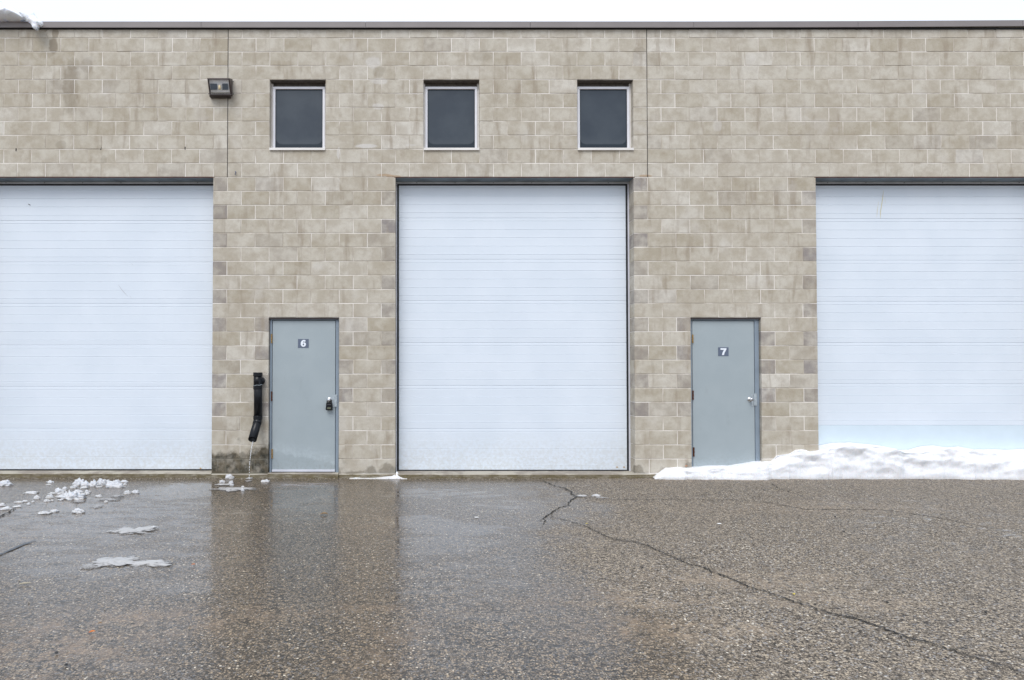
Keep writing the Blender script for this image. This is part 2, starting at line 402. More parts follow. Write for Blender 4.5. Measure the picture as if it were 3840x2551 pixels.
M = dict(
    block=block_material(), mortar=mortar_material(), asphalt=asphalt_material(), white=door_white(), grey=grey_door(), concrete=concrete_mat(),
    snow=snow_mat('snow', .04, (.84, .845, .87)), lump=snow_mat('melting_snow', .30, (.62, .63, .66)), oldsnow=snow_mat('old_snow', .22, (.56, .565, .58)), slush=snow_mat('slush', .40, (.36, .365, .38)),
    flash=simple('taupe_flashing', (.225, .200, .195), .5, .0, .06, 2), joint=simple('dark_sealant', (.045, .04, .037), .8),
    lintel=simple('blue_grey_steel', (.17, .21, .245), .5, 0, .25, 5), header=simple('grey_header_angle', (.50, .52, .54), .5, 0, .12, 6),
    jamb=simple('white_jamb_angle', (.60, .61, .67), .45, 0, .06, 4), rubber=simple('black_rubber', (.012, .013, .016), .5),
    frame=simple('grey_frame_paint', (.225, .275, .33), .45, 0, .07, 4), dark=simple('dark_gap', (.02, .02, .022), .9),
    alum=simple('pale_window_frame', (.74, .74, .78), .45, 0, .04, 5), sill=simple('window_sill_metal', (.74, .71, .68), .5, 0, .07, 4),
    bronze=simple('bronze_housing', (.040, .027, .026), .42, 0, .25, 20, .2), rust=simple('rusty_hinge', (.10, .032, .016), .75, .2, .5, 60, .4),
    brass=simple('worn_brass', (.42, .27, .11), .5, .5, .3, 60), chrome=simple('worn_chrome', (.62, .62, .63), .22, 1, .1, 30),
    galv=simple('galvanised_plate', (.42, .47, .50), .42, .4, .15, 25), abs=simple('black_abs_pipe', (.0035, .0045, .007), .30, 0, .3, 9, spec=.30),
    plate=simple('number_plate_blue_grey', (.105, .13, .185), .45, 0, .03), digit=simple('white_digit', (.78, .82, .88), .5, 0, .02),
    lockb=simple('black_lock_box', (.004, .0045, .006), .4, 0, .2, 30, spec=.25), olive=simple('olive_dial_panel', (.10, .105, .065), .5),
    tar=simple('crack_filler', (.016, .015, .013), .85, 0, .4, 30), sealtar=simple('bitumen_strip', (.018, .022, .030), .22, 0, .3, 20),  # crack material: flat dark strips painting dirt and shade inside open cracks
    wlintel=simple('dark_steel_angle', (.10, .085, .07), .6, 0, .3, 30), leafb=simple('brown_leaf', (.20, .115, .04), .7, 0, .25, 60), leafo=simple('orange_leaf', (.55, .16, .03), .7, 0, .2, 60), leafy=simple('yellow_leaf', (.55, .43, .06), .7),
    bluish=simple('bluish_steel_panel', (.60, .695, .765), .42, 0, .03, 2), twig=simple('pale_twig', (.42, .37, .27), .8), pebb=simple('dark_pebble', (.03, .03, .03), .7), paper=simple('white_scrap', (.75, .74, .72), .7),
    grit=simple('grit_stone', (.28, .245, .20), .85, 0, .6, 40), grass=simple('dry_moss_tuft', (.17, .15, .05), .9, 0, .4, 60), roofsnow=snow_mat('roof_snow', .0, (.84, .86, .90)), roofm=simple('roof_membrane', (.2, .2, .2), .9),
    screw=simple('dark_screw', (.08, .08, .085), .5), blueclip=simple('blue_grey_clip', (.07, .09, .16), .5),
)
def thin_mat(name, col, amax):
    m = snow_mat(name, .3, col); nt = m.node_tree; p = nt.nodes['Principled BSDF']
    P = wpos(nt); X = N(nt, 'ShaderNodeSeparateXYZ'); L(nt, P, X.inputs[0])
    e = mathn(nt, 'ADD', mathn(nt, 'MULTIPLY', X.outputs[2], 55), mathn(nt, 'MULTIPLY', mathn(nt, 'SUBTRACT', nz(nt, P, 16, 6, .7), .5), 1.6))
    L(nt, ramp(nt, e, (-.05, .55, .05, amax)), p.inputs['Alpha'])
    p.inputs['Subsurface Weight'].default_value = 0; p.inputs['Roughness'].default_value = .3
    return m
M['thin'] = thin_mat('thin_melting_snow', (.56, .56, .575), .85); M['thinslush'] = thin_mat('thin_slush', (.40, .40, .42), .6)
def water_mat():
    m, nt, p = mat('dripping_water')
    p.inputs['Base Color'].default_value = (.95, .97, 1, 1); p.inputs['Roughness'].default_value = .08
    p.inputs['Transmission Weight'].default_value = .25; p.inputs['IOR'].default_value = 1.33
    return m
M['water'] = water_mat()
def pane_mat():
    m, nt, p = mat('grey_window_pane')
    tc = N(nt, 'ShaderNodeTexCoord'); P = wpos(nt)
    sx = N(nt, 'ShaderNodeSeparateXYZ'); L(nt, tc.outputs['Generated'], sx.inputs[0])
    f1 = nz(nt, P, 60, 4, .7)
    # dried condensation haze: clear of the bottom edge and the lower corners
    u = mathn(nt, 'MULTIPLY', mathn(nt, 'ABSOLUTE', mathn(nt, 'SUBTRACT', sx.outputs[0], .5)), 2)
    e = mathn(nt, 'ADD', .07, mathn(nt, 'MULTIPLY', mathn(nt, 'POWER', u, 14), .14))
    d = mathn(nt, 'SUBTRACT', sx.outputs[2], mathn(nt, 'ADD', e, mathn(nt, 'MULTIPLY', mathn(nt, 'SUBTRACT', f1, .5), .02)))
    hz = ramp(nt, d, (0, .022))
    hz = mathn(nt, 'MULTIPLY', hz, ramp(nt, u, (.90, .985, 1, .6)))
    n = nz(nt, P, 3, 4); g = nz(nt, P, 170, 2)
    c = mixc(nt, hz, (.010, .018, .027), mixc(nt, ramp(nt, n, (.3, .7)), (.038, .050, .067), (.054, .068, .084)))  # broad tone noise paints in some uneven reflection
    c = mixc(nt, mathn(nt, 'MULTIPLY', ramp(nt, d, (.0, .16, 1, 0)), mathn(nt, 'MULTIPLY', hz, .35)), c, (.07, .08, .09))
    c = mixc(nt, mathn(nt, 'MULTIPLY', ramp(nt, g, (.35, .65)), .2), c, (.03, .04, .055))
    L(nt, c, p.inputs['Base Color']); p.inputs['Roughness'].default_value = .32; p.inputs['Specular IOR Level'].default_value = .35
    return m
M['pane'] = pane_mat()

# ------------------------------------------------------------------ ground
PUD = [  # px, py, rx(m), ry(m), strength : film of melt water
    (700, 1838, .55, .5, .8), (330, 1960, 1.3, 1.3, .45), (650, 1990, .9, .8, .35), (400, 2110, .9, .45, .5), (250, 1900, .8, .5, .5),
    (1130, 1860, .45, 1.1, .5), (1180, 1900, .42, .7, .5), (900, 1840, .4, .3, .3), (1560, 1955, .35, .22, 1.0), (1700, 1985, .45, .22, .85), (1640, 2040, .5, .35, .6),
    (1640, 1850, .8, .35, .45), (1700, 2160, .6, .7, .38), (1800, 2330, .5, .5, .3), (1640, 2450, .35, .3, .4), (700, 2190, .4, .18, .4), (1900, 1900, .5, .3, .3),
    (3420, 1965, 1.3, .35, .14), (3700, 2000, .8, .5, .12), (480, 2500, .12, .05, .8), (3700, 2200, .9, .5, .06), (620, 2215, .35, .1, .5), (740, 2320, .2, .12, .4),
]
SILT = [(500, 2330, .8, .22, .9), (120, 2450, .6, .35, .9), (1000, 2290, .9, .12, .6), (1400, 2290, .5, .1, .7), (1480, 2370, .2, .3, .6), (2300, 2250, .7, .15, .6), (2480, 2360, .6, .18, .9),
        (2800, 2170, .7, .18, .7), (3150, 2250, .5, .15, .6), (1400, 1960, .35, .5, .4), (60, 2000, .5, .3, .5), (2700, 1800, 1.2, .12, .5), (2250, 2220, .4, .2, .5), (3100, 1900, 1.2, .3, .4), (1380, 2500, .2, .2, .6)]
def build_ground():
    xs, ys = [], []
    x = -12.0
    while x < 14.01: xs.append(x); x += .05
    y = -8.2
    while y < .45: ys.append(y); y += .05
    xs = [-400, -150, -60, -30, -18] + xs + [18, 30, 60, 150, 400]; ys = [-400, -150, -60, -25, -12] + ys + [.45, 30, 150, 400]
    pud = [(G(a, b), rx, ry, s) for a, b, rx, ry, s in PUD]; sil = [(G(a, b), rx, ry, s) for a, b, rx, ry, s in SILT]
    verts, wet, pu, si = [], [], [], []
    for yy in ys:
        for xx in xs:
            near = -12 < xx < 14 and -9 < yy < .5
            z = 0.0
            if near:
                z = .004 * (noise.noise(Vector((xx*.7, yy*.7, 3))) ) + .0025 * noise.noise(Vector((xx*2.5, yy*2.5, 8))) - .004
            verts.append((xx, yy, z))
            if near:
                nn = noise.noise(Vector((xx*.55, yy*.55, 1.5)))
                edge = .55 + (yy + 3.5) * .10 + nn * 1.0          # the wet side ends raggedly right of the middle door
                wv = max(0., min(1., .5 + (edge - xx + .6) * .55)) * .95
                if xx > 0: wv = max(wv, .20 + .18*nn)
                v = 0.0
                for c, rx, ry, s in pud:
                    r = ((xx-c.x)/rx)**2 + ((yy-c.y)/ry)**2
                    if r < 2.5: v = max(v, 1.35 * s * max(0, 1 - r/2.1))
                q = 0.0
                for c, rx, ry, s in sil:
                    r = ((xx-c.x)/rx)**2 + ((yy-c.y)/ry)**2
                    if r < 2.5: q = max(q, s * max(0, 1 - r/2.0))
                wet.append(wv); pu.append(v); si.append(q)
            else: wet.append(.3); pu.append(0); si.append(.0)
    nx = len(xs)
    faces = [(j*nx+i, j*nx+i+1, (j+1)*nx+i+1, (j+1)*nx+i) for j in range(len(ys)-1) for i in range(nx-1)]
    me = bpy.data.meshes.new('asphalt_yard'); me.from_pydata(verts, [], faces)
    for nm, dat in (('wet', wet), ('puddle', pu), ('silt', si)):
        a = me.attributes.new(nm, 'FLOAT', 'POINT'); a.data.foreach_set('value', dat)
    me.materials.append(M['asphalt'])
    for p in me.polygons: p.use_smooth = True
    g = link(bpy.data.objects.new('asphalt_yard', me))
    return tag(g, 'wet worn asphalt yard with exposed stones and cracks in front of the doors', None, None, 'structure')
ground = build_ground()

def crack(pts, w0, w1, m, jag=.012, step=.03, z=.003, seed=1, name='crack'):
    rnd = random.Random(seed)
    P = [G(a, b) for a, b in pts]
    path = []
    for a, b in zip(P[:-1], P[1:]):
        n = max(1, int((b-a).length/step))
        for i in range(n): path.append(a.lerp(b, i/n))
    path.append(P[-1])
    n = len(path); vs, fs = [], []
    for i, q in enumerate(path):
        t = (path[min(i+1, n-1)] - path[max(i-1, 0)]).normalized(); s = Vector((-t.y, t.x, 0))
        k = i/(n-1); wd = (w0*(1-k)+w1*k) * rnd.uniform(.35, 1.3) * .5 * min(1, .25 + 6*min(k, 1-k))
        o = s * rnd.uniform(-jag, jag)
        vs += [tuple(q+o+s*wd+Vector((0,0,z))), tuple(q+o-s*wd+Vector((0,0,z)))]
        if i: fs.append((2*i-2, 2*i-1, 2*i+1, 2*i))
    mb = MB(); mb.add(vs, fs)
    return mb.build(name, m, ground)
def off(l, ox, oy, s=2.45): return [(ox+a/s, oy+b/s) for a, b in l]
crack(off([(270,1278),(400,1330),(480,1350),(545,1385),(540,1400),(600,1425),(520,1480),(510,1510),(440,1530),(370,1565)], 1920, 1280)
      + off([(370,30),(300,75),(285,165)], 1920, 1911), .022, .014, M['tar'], seed=2)
crack(off([(375,20),(366,45),(360,75),(480,95),(620,135),(700,165),(800,215),(930,270),(1080,292),(1220,320),(1330,375),(1440,420),(1560,475),(1640,508),(1720,520),(1860,580),(1960,615),(2080,665),(2190,715),(2352,760)], 1920, 1911)
      + off([(150,815),(240,850),(410,900),(600,960),(760,990),(950,1050),(1110,1110),(1250,1165),(1340,1190),(1480,1225),(1680,1290),(1870,1350),(2050,1405),(2220,1450),(2352,1520),(2600,1640)], 2880, 1911),   .011, .017, M['tar'], jag=.010, step=.014, seed=3)
crack(off([(600,1425),(780,1450),(1150,1455),(1500,1455),(2100,1460),(2352,1482)], 1920, 1280) + off([(350,1545)], 2880, 1280)
      + off([(1020,0),(1330,40),(1500,65),(1700,105),(1960,150),(2150,190),(2500,230)], 2880, 1911), .010, .012, M['tar'], seed=4)
crack(off([(20,1300),(100,1350),(240,1400),(420,1450)], 2880, 1280), .012, .006, M['tar'], seed=5)
crack(off([(-300,190),(0,70),(60,35),(130,-5),(110,-15)], 0, 1911)[:4] + [(55, 1903)], .022, .02, M['tar'], seed=6)
crack(off([(-100,112),(0,112),(100,103)], 0, 1911), .015, .008, M['tar'], seed=7)
crack(off([(-700,640),(-300,520),(0,415),(100,372),(200,327),(330,282)], 0, 1911), .075, .045, M['sealtar'], jag=.004, step=.05, seed=8, name='crack_seal')

rc = random.Random(21)
for (a, b), dx, dy in [((2150, 2012), 40, -14), ((2310, 2020), 34, 20), ((2430, 2048), -26, 26), ((2540, 2100), 60, -10), ((2640, 2125), 30, 34), ((2760, 2180), 70, 4), ((2990, 2250), 44, 36),
                       ((3190, 2312), 90, 2), ((3380, 2385), 30, 40), ((3560, 2435), 80, -6), ((2142, 1832), 30, -10), ((2140, 1895), -46, 8), ((2050, 1938), -40, 16), ((2080, 1812), 26, -14)]:
    pts_ = [(a, b)]
    for q_ in range(3): pts_.append((pts_[-1][0]+dx/3*rc.uniform(.5, 1.4), pts_[-1][1]+dy/3*rc.uniform(.2, 1.8)))
    crack(pts_, .010, .003, M['tar'], jag=.006, step=.015, seed=int(a))
# loose grit washed against the foot of the wall and lying in the yard
gm_ = MB(); rg = random.Random(4)
def gritstone(x, y, r):
    n0 = len(gm_.v); a0 = rg.uniform(0, 6)
    pts_ = [(x+r*cos(a0+k*pi/2)*rg.uniform(.7, 1.2), y+r*sin(a0+k*pi/2)*rg.uniform(.7, 1.2), -.002) for k in range(4)] + [(x+rg.uniform(-.3, .3)*r, y+rg.uniform(-.3, .3)*r, r*rg.uniform(.5, 1.0))]
    gm_.add(pts_, [(0,1,4),(1,2,4),(2,3,4),(3,0,4)])
for i_ in range(900):
    gritstone(rg.uniform(-6.4, 3.1), -.03 - abs(rg.gauss(0, .07)), rg.uniform(.003, .009))
for i_ in range(1800):
    gritstone(rg.uniform(-7, 9), rg.uniform(-6.5, -.1), rg.uniform(.003, .0075))
gr_ = gm_.build('grit', M['grit'], None); tag(gr_, 'loose grit scattered over the asphalt and along the foot of the wall', 'grit', None, 'stuff')

# ------------------------------------------------------------------ the building
bld = empty('industrial_building', (0, 0, 0))
tag(bld, 'single-storey grey-beige concrete block industrial unit with white roller doors and grey entrance doors', 'building')
CMIN, CMAX = -12.0, 33.0
DOORCOL = [(-9.0, -.5), (6.0, 14.5), (21.0, 29.5)]
WIN = [(1.5, 3.5), (7.0, 9.0), (12.5, 14.5)]
ENT = [(1.5, 4.0), (16.5, 19.0)]
def opening(c, k):
    """is the half-module cell [c, c+.5] of course k open?"""
    m = c + .25
    if k >= 11 and any(a < m < b for a, b in DOORCOL): return True
    if 4 <= k <= 8 and any(a < m < b for a, b in WIN): return True
    if k >= 21 and any(a < m < b for a, b in ENT): return True
    return False
NB = 32
BD = .235
# mortar bed behind the block faces, with the openings left out
mb = MB(); halfs = int((CMAX-CMIN)*2)
for k in range(0, NB+1):
    zt, zb = (CZ(k), CZ(k+1)) if k < NB else (CZ(NB), -.08)
    i = 0
    while i < halfs:
        c = CMIN + i*.5
        if opening(c, min(k, 30)): i += 1; continue
        j = i
        while j < halfs and not opening(CMIN + j*.5, min(k, 30)): j += 1
        a, b = CX(c), CX(CMIN + j*.5)
        a += .004 if i > 0 else 0; b -= .004 if j < halfs else 0
        y0 = .0042
        mb.add([(a,y0,zb),(b,y0,zb),(b,y0,zt),(a,y0,zt),(a,BD,zb),(b,BD,zb),(b,BD,zt),(a,BD,zt)],
               [(0,1,2,3),(0,3,7,4),(1,5,6,2)])
        # soffit / ledge faces where the neighbour course is open
        for kk, zz in ((k+1, zb+.0), (k-1, zt)):
            if 0 <= kk < NB:
                t = i
                while t < j:
                    if opening(CMIN+t*.5, kk):
                        u = t
                        while u < j and opening(CMIN+u*.5, kk): u += 1
                        zq = zz + (.004 if kk > k else -.004)
                        mb.add([(CX(CMIN+t*.5),y0,zq),(CX(CMIN+u*.5),y0,zq),(CX(CMIN+u*.5),BD,zq),(CX(CMIN+t*.5),BD,zq)], [(0,1,2,3)]); t = u
                    else: t += 1
        i = j
me = bpy.data.meshes.new('wall'); me.from_pydata(mb.v, [], mb.f); me.materials.append(M['mortar'])
wall = link(bpy.data.objects.new('wall', me), bld)

# every block: (x0, x1, z0, z1, course, col0, col1)
blocks = []
for k in range(0, 32):
    A = (k % 2 == 1)
    pos = CMIN if A else CMIN - .5
    joints = []
    q = pos
    while q <= CMAX + .5: joints.append(q); q += 1
    if k <= 10: joints += [0.0, 15.0]
    edges = set(joints) | {CMIN, CMAX}
    for i in range(halfs+1):
        c = CMIN + i*.5
        if 0 < i < halfs and opening(c, k) != opening(c-.5, k): edges.add(c)
    edges = sorted(e for e in edges if CMIN <= e <= CMAX)
    for a, b in zip(edges[:-1], edges[1:]):
        if opening(a, k): continue
        flushL = opening(a-.5, k) if a > CMIN else False
        flushR = opening(b, k) if b < CMAX else False
        x0 = CX(a) + (0 if flushL else .005); x1 = CX(b) - (0 if flushR else .005)
        blocks.append((x0, x1, CZ(k+1)+.005, CZ(k)-.005, k, a, b))
def projected(bk):
    x0, x1, z0, z1, k, a, b = bk
    def pr(x, z):
        dy, dz = D*cos(TH) + (z-HC)*sin(TH), -D*sin(TH) + (z-HC)*cos(TH)
        return PX0 + F*x/dy, YPP - F*dz/dy
    (ax, ay), (bx, by) = pr(x0, z0), pr(x1, z1)
    ax, bx = max(0, ax), min(3840, bx)
    if bx <= ax: return 0
    ay = min(ay, 2551); by = max(by, 104)
    if k >= 28 and ax > 2550: return 0
    return max(0, bx-ax)*max(0, ay-by)
order = sorted(range(len(blocks)), key=lambda i: -projected(blocks[i]))
singles = set(order[:300])
rb = random.Random(11)
cache = {}
stuff = MB(); st_tone, st_cast = [], []
for i, bk in enumerate(blocks):
    x0, x1, z0, z1, k, a, b = bk
    full = (b - a) > .9
    tone = max(-1.6, min(1.6, rb.gauss(0, .55)))
    r = rb.random()
    if r < .06: tone = rb.uniform(1.6, 2.6)           # a few pale replacements
    elif r < .13: tone = rb.uniform(-1.7, -1.1)
    if k in (0, 10): tone = abs(tone)*.5 + .6
    if k == 20 and (a < 5 or a > 15): tone = .9
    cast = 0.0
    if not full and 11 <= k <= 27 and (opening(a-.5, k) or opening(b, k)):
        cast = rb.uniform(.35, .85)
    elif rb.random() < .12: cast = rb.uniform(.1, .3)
    if k >= 29: cast = 0; tone = min(tone, .8)
    if k == 31: tone = .7
    dy = rb.uniform(-.0020, .0020)
    deep = BD - .002 if (opening(a-.5, k) or opening(b, k)) else .12
    dz0, dz1 = rb.uniform(-.001, .001), rb.uniform(-.001, .001)
    if i in singles:
        key = (round(x1-x0, 4), deep)
        if key not in cache:
            hw = (x1-x0)/2; cache[key] = MB().cbox(-hw, hw, 0, deep, 0, .19, .0028).mesh('block', M['block'])
        o = link(bpy.data.objects.new('block', cache[key]), wall)
        o.location = ((x0+x1)/2, dy, z0 + dz0)
        o['tone'] = tone; o['cast'] = cast
    else:
        n0 = len(stuff.v)
        stuff.cbox(x0, x1, dy, deep, z0+dz0, z1+dz1, .0028)
        st_tone += [tone]*(len(stuff.v)-n0); st_cast += [cast]*(len(stuff.v)-n0)
me = bpy.data.meshes.new('blocks'); me.from_pydata(stuff.v, [], stuff.f)
for nm, dat in (('tone', st_tone), ('cast', st_cast)):
    at = me.attributes.new(nm, 'FLOAT', 'POINT'); at.data.foreach_set('value', dat)
me.materials.append(M['block'])
tag(link(bpy.data.objects.new('blockwork', me), wall), kind='stuff')

# control joints
for c in (0.0, 15.0):
    MB().box(CX(c)-.0042, CX(c)+.0042, .0015, .03, CZ(11), CZ(1)+.14).build('control_joint', M['joint'], bld)
# weep slots
for px, py in ((60, 562), (378, 557), (694, 556), (1322, 1784), (1429, 1784)):
    q = W(px, py); MB().box(q.x-.006, q.x+.006, -.0015, .03, q.z-.02, q.z+.02).build('weep_hole', M['dark'], bld)

# roof slab and rear shell so that no light leaks through
MB().box(CX(CMIN), CX(CMAX), .25, 12, CZ(0)-.25, CZ(0)-.06).build('roof', M['roofm'], bld)

# flashing strips along the parapet
seams = [-480, 135, 754, 1371, 1988.6, 2601.6, 3218, 3835, 4450]
for i, (a, b) in enumerate(zip(seams[:-1], seams[1:])):
    if i == 0: pass
    xa, xb = W(a, 90, -.035).x, W(b, 90, -.035).x
    zt, zb = W(1600, 80.5, -.035).z, W(1600, 101.5, -.035).z
    up = .0
    o = MB()
    e = .0015
    # face, drip lip and top
    o.cbox(xa+e, xb-e, -.035, -.012, zb, zt, .002)
    o.add([(xa+e,-.035,zb),(xb-e,-.035,zb),(xb-e,-.046,zb-.012),(xa+e,-.046,zb-.012),(xa+e,-.034,zb-.002),(xb-e,-.034,zb-.002),(xb-e,-.044,zb-.0135),(xa+e,-.044,zb-.0135)],
          [(0,1,2,3),(4,7,6,5),(3,2,6,7),(0,3,7,4),(1,5,6,2)])
    o.box(xa+e, xb-e, -.0118, .30, zt-.02, zt-.003)
    ob = o.build('flashing_strip', M['flash'], bld)
    if i >= 5:  # the last lengths step up a little
        dx = {5: .001, 6: .012, 7: .022}.get(i, .022)
        for v in ob.data.vertices:
            t = (v.co.x - xa)/(xb-xa); v.co.z += {5: .0, 6: .006, 7: .020}[i] + t*{5: .006, 6: .014, 7: .006}[i]
MB().box(CX(CMIN), CX(CMAX), -.010, .02, CZ(1)+.118, CZ(0)-.055).build('parapet_backing', M['dark'], bld)

# overhead doors
RIB = [.0, .05, .175, .295, .415, .535]
def panel_mesh(w_, h_, ribs=True, seed=0):
    """one door section, seen from outside: flat bands between shallow grooves"""
    prof = [(0, .006), (.0035, .001)]           # (z from bottom, y)
    g = [h_-.043-i*.122 for i in range(5)][::-1] if ribs else []
    for z in g:
        prof += [(z-.007, .0), (z-.003, .0028), (z+.001, .0028), (z+.004, -.0016), (z+.012, 0)]
    prof += [(h_-.008, 0), (h_-.004, .0015), (h_, .006)]
    prof = [q for q in prof if 0 <= q[0] <= h_]
    nseg = 24; rnd = random.Random(seed)
    vs, fs = [], []
    for i in range(nseg+1):
        x = -w_/2 + w_*i/nseg
        for z, y in prof:
            yy = y + .0016*noise.noise(Vector((x*1.1+seed*3, z*2.2, seed)))
            vs.append((x, yy, z))
    n = len(prof)
    for i in range(nseg):
        for j in range(n-1): fs.append((i*n+j, (i+1)*n+j, (i+1)*n+j+1, i*n+j+1))
    m_ = MB(); m_.add(vs, fs)
    b = len(m_.v)
    m_.box(-w_/2, w_/2, .012, .045, .002, h_-.002)
    return m_
YD = .215
DOORS = [  # columns, right/left px limits, seams px (top to bottom), bottom of door
    ((-9, -.5), [828, 983.5, 1138.8, 1295, 1450, 1607, 1760.5], 'white ribbed overhead door at the left edge of the yard with a diagonal scrape'),
    ((6, 14.5), [818.4, 973, 1128.6, 1286, 1447, 1608, 1763], 'white ribbed overhead door with black side seals between the doors numbered 6 and 7'),
    ((21, 29.5), [820.8, 976.7, 1131, 1285.7, 1440.4, 1595.5, 1757], 'white ribbed overhead door with snow banked against its plain bottom section'),
]
for di, ((ca, cb_), seams_, lab) in enumerate(DOORS):
    xa, xb = CX(ca), CX(cb_)
    y = YD
    zs = [W(1900, s, y+.0).z for s in seams_]
    gapL, gapR = (.036, .036)
    dl, dr = xa + .040, xb - .048
    od = empty('overhead_door', (0, 0, 0)); od.parent = bld; od['label'] = lab
    ztop = zs[0] + .61
    tops = [ztop] + zs[:-1]
    for si, (zt, zb) in enumerate(zip(tops, zs)):
        plain = (di == 2 and si == 6)
        o = panel_mesh(dr-dl, zt-zb-.001, not plain, di*10+si).build('door_section', M['white'] if not plain else M['bluish'], od)
        o.location = ((dl+dr)/2, y, zb+.001)
        if plain: o['label'] = 'plain bluish bottom section'
    # bottom rubber, perimeter seal, jamb angles, header
    zb = zs[-1]
    MB().box(dl-.01, dr+.01, y-.006, y+.05, zb-.022, zb-.001).build('bottom_seal', M['rubber'], od)
    hz0 = W(1900, 690.5, y).z; hz1 = W(1900, 696.5, y-.004).z
    MB().box(xa+.02, xb-.02, y-.004, y+.03, hz1, hz0).build('top_seal', M['rubber'], od)
    s = MB()
    zb2 = zb - .022
    vs = []
    for (x0, x1, lean) in ((xa+.012, xa+.040, .006), (xb-.048, xb-.020, .012)):
        sg = 1
        zt = hz1 - .0
        s.add([(x0+lean*.5,y-.006,zb2),(x1+lean*.5,y-.006,zb2),(x1,y-.006,zt),(x0,y-.006,zt),(x0+lean*.5,y+.03,zb2),(x1+lean*.5,y+.03,zb2),(x1,y+.03,zt),(x0,y+.03,zt)],
              [(0,1,2,3),(0,3,7,4),(1,5,6,2),(3,2,6,7)])
    s.build('side_seal', M['rubber'], od)
    j = MB()
    for (x0, x1) in ((xa-.003, xa+.0125), (xb-.0215, xb+.003)):
        j.box(x0, x1, y-.012, y+.06, .0, hz0 + .0)
    j.build('jamb_angle', M['jamb'], od)
    MB().box(xa-.004, xb+.004, y-.010, y+.02, hz0, CZ(11)-.004).build('header_angle', M['header'], od)
    for bi in range(6):
        bx = xa + .3 + bi*(xb-xa-.6)/5
        MB().tube([(bx, y-.010, hz0+.014), (bx, y-.016, hz0+.014)], .006, 8).build('bolt', M['screw'], od)
    # fill behind the angle up to the lintel
    MB().box(xa-.02, xb+.02, y+.02, y+.10, hz0, CZ(11)+.05).build('header_backing', M['lintel'], od)
    # steel lintel plate, seen from below
    lt = MB(); lt.box(xa-.10, xb+.10, .0052, .228, CZ(11)-.0035, CZ(11)+.0035)
    lt.build('lintel', M['lintel'], bld)
    MB().box(xa-.02, xb+.02, .004, .0065, CZ(11)-.0055, CZ(11)+.0055).build('lintel_edge', M['rust'], bld)
# unseen dark sheet added behind the front to stop light leaking through
MB().box(CX(CMIN), CX(CMAX), .40, .42, -.05, CZ(0)-.26).build('inner_lining', M['dark'], bld)

# scrape marks, dents and stains on the roller doors (thin paint marks with their own outline)
def mark(name, pts, wd, m, y, parent, z=None):
    vs, fs = [], []
    P = [W(a, b, y) for a, b in pts]
    for i, q in enumerate(P):
        t = (P[min(i+1, len(P)-1)]-P[max(i-1, 0)]).normalized(); s = Vector((-t.z, 0, t.x)); k = wd*(1 if 0 < i < len(P)-1 else .3)
        vs += [tuple(q+s*k), tuple(q-s*k)]
        if i: fs.append((2*i-2, 2*i-1, 2*i+1, 2*i))
    mb_ = MB(); mb_.add(vs, fs); return mb_.build(name, m, parent)
mk = simple('grey_scuff', (.42, .42, .44), .6); mky = simple('yellow_stain', (.62, .55, .30), .6, 0, .1, 20)
ods = [o for o in bld.children if o.name.startswith('overhead_door')]
mark('scuff', [(105, 765), (110, 768), (115, 770)], .006, M['dark'], YD-.004, ods[0])
mark('scuff', [(444, 1068), (455, 1085), (468, 1100), (480, 1112)], .0022, mk, YD-.004, ods[0])
mark('scuff', [(486, 1108), (492, 1118)], .0022, mk, YD-.004, ods[0])
mark('scuff', [(494, 988), (497, 994)], .003, mk, YD-.004, ods[0])
mark('stain', [(3313, 715), (3310, 745), (3306, 770), (3302, 795), (3302, 820)], .004, mky, YD-.004, ods[2])
mark('stain', [(3295, 755), (3290, 790), (3288, 815)], .0025, mky, YD-.004, ods[2])
mark('stain', [(3318, 740), (3320, 762)], .0025, mky, YD-.004, ods[2])
rs = simple('small_rust_spot', (.50, .33, .16), .7)
for px, py, pr_ in ((752, 1757, 0), (2314, 1752, 1), (2340, 1752, 1)):
    mark('rust_spot', [(px-4, py), (px, py), (px+4, py)], .009, rs, YD-.004, ods[pr_])
mark('scuff', [(1608, 1684), (1611, 1690)], .004, mk, YD-.004, ods[1])
mark('scuff', [(2338, 1518), (2340, 1521)], .004, mk, YD-.004, ods[1])

# concrete sills in the door openings, footing strip under the piers
def slab(name, xa, xb, y0, y1, ztop, lab=None, seed=0, skirt=True):
    n = max(4, int((xb-xa)/.08)); vs, fs = [], []
    for i in range(n+1):
        x = xa + (xb-xa)*i/n; nn = noise.noise(Vector((x*3, seed, 0)))*.006; n2 = noise.noise(Vector((x*9, seed, 5)))*.004
        vs += [(x, y1, ztop), (x, y0+.012+nn, ztop+n2*.5), (x, y0+nn, ztop-.012+n2), (x, y0-.004+nn, -.06)]
    for i in range(n):
        for j in range(3): a = i*4+j; fs.append((a, a+1, a+5, a+4))
    fs += [(0, 3, 2, 1), (n*4, n*4+1, n*4+2, n*4+3)]
    m_ = MB(); m_.add(vs, fs); o = m_.build(name, M['concrete'], bld, False)
    return o
for (ca, cb_), y0, zt in (((-9, -.5), -.015, .068), ((6, 14.5), -.05, .062), ((21, 29.5), -.02, .06)):
    slab('door_sill', CX(ca)+.001, CX(cb_)-.001 + (.06 if ca == 6 else 0), y0, .34, zt, seed=ca)
slab('door_sill', CX(1.5)+.001, CX(4)-.001, -.03, .3, .068, seed=50)
slab('door_sill', CX(16.5)+.001, CX(19)-.001, -.01, .3, .066, seed=51)
for a, b in ((-.5, 1.5), (4, 6), (14.5, 16.5), (19, 21), (-12, -9), (29.5, 33)):
    slab('footing', CX(a)+.003, CX(b)-.003, -.006 if a != -.5 else -.02, .02, .056, seed=a*3+1)

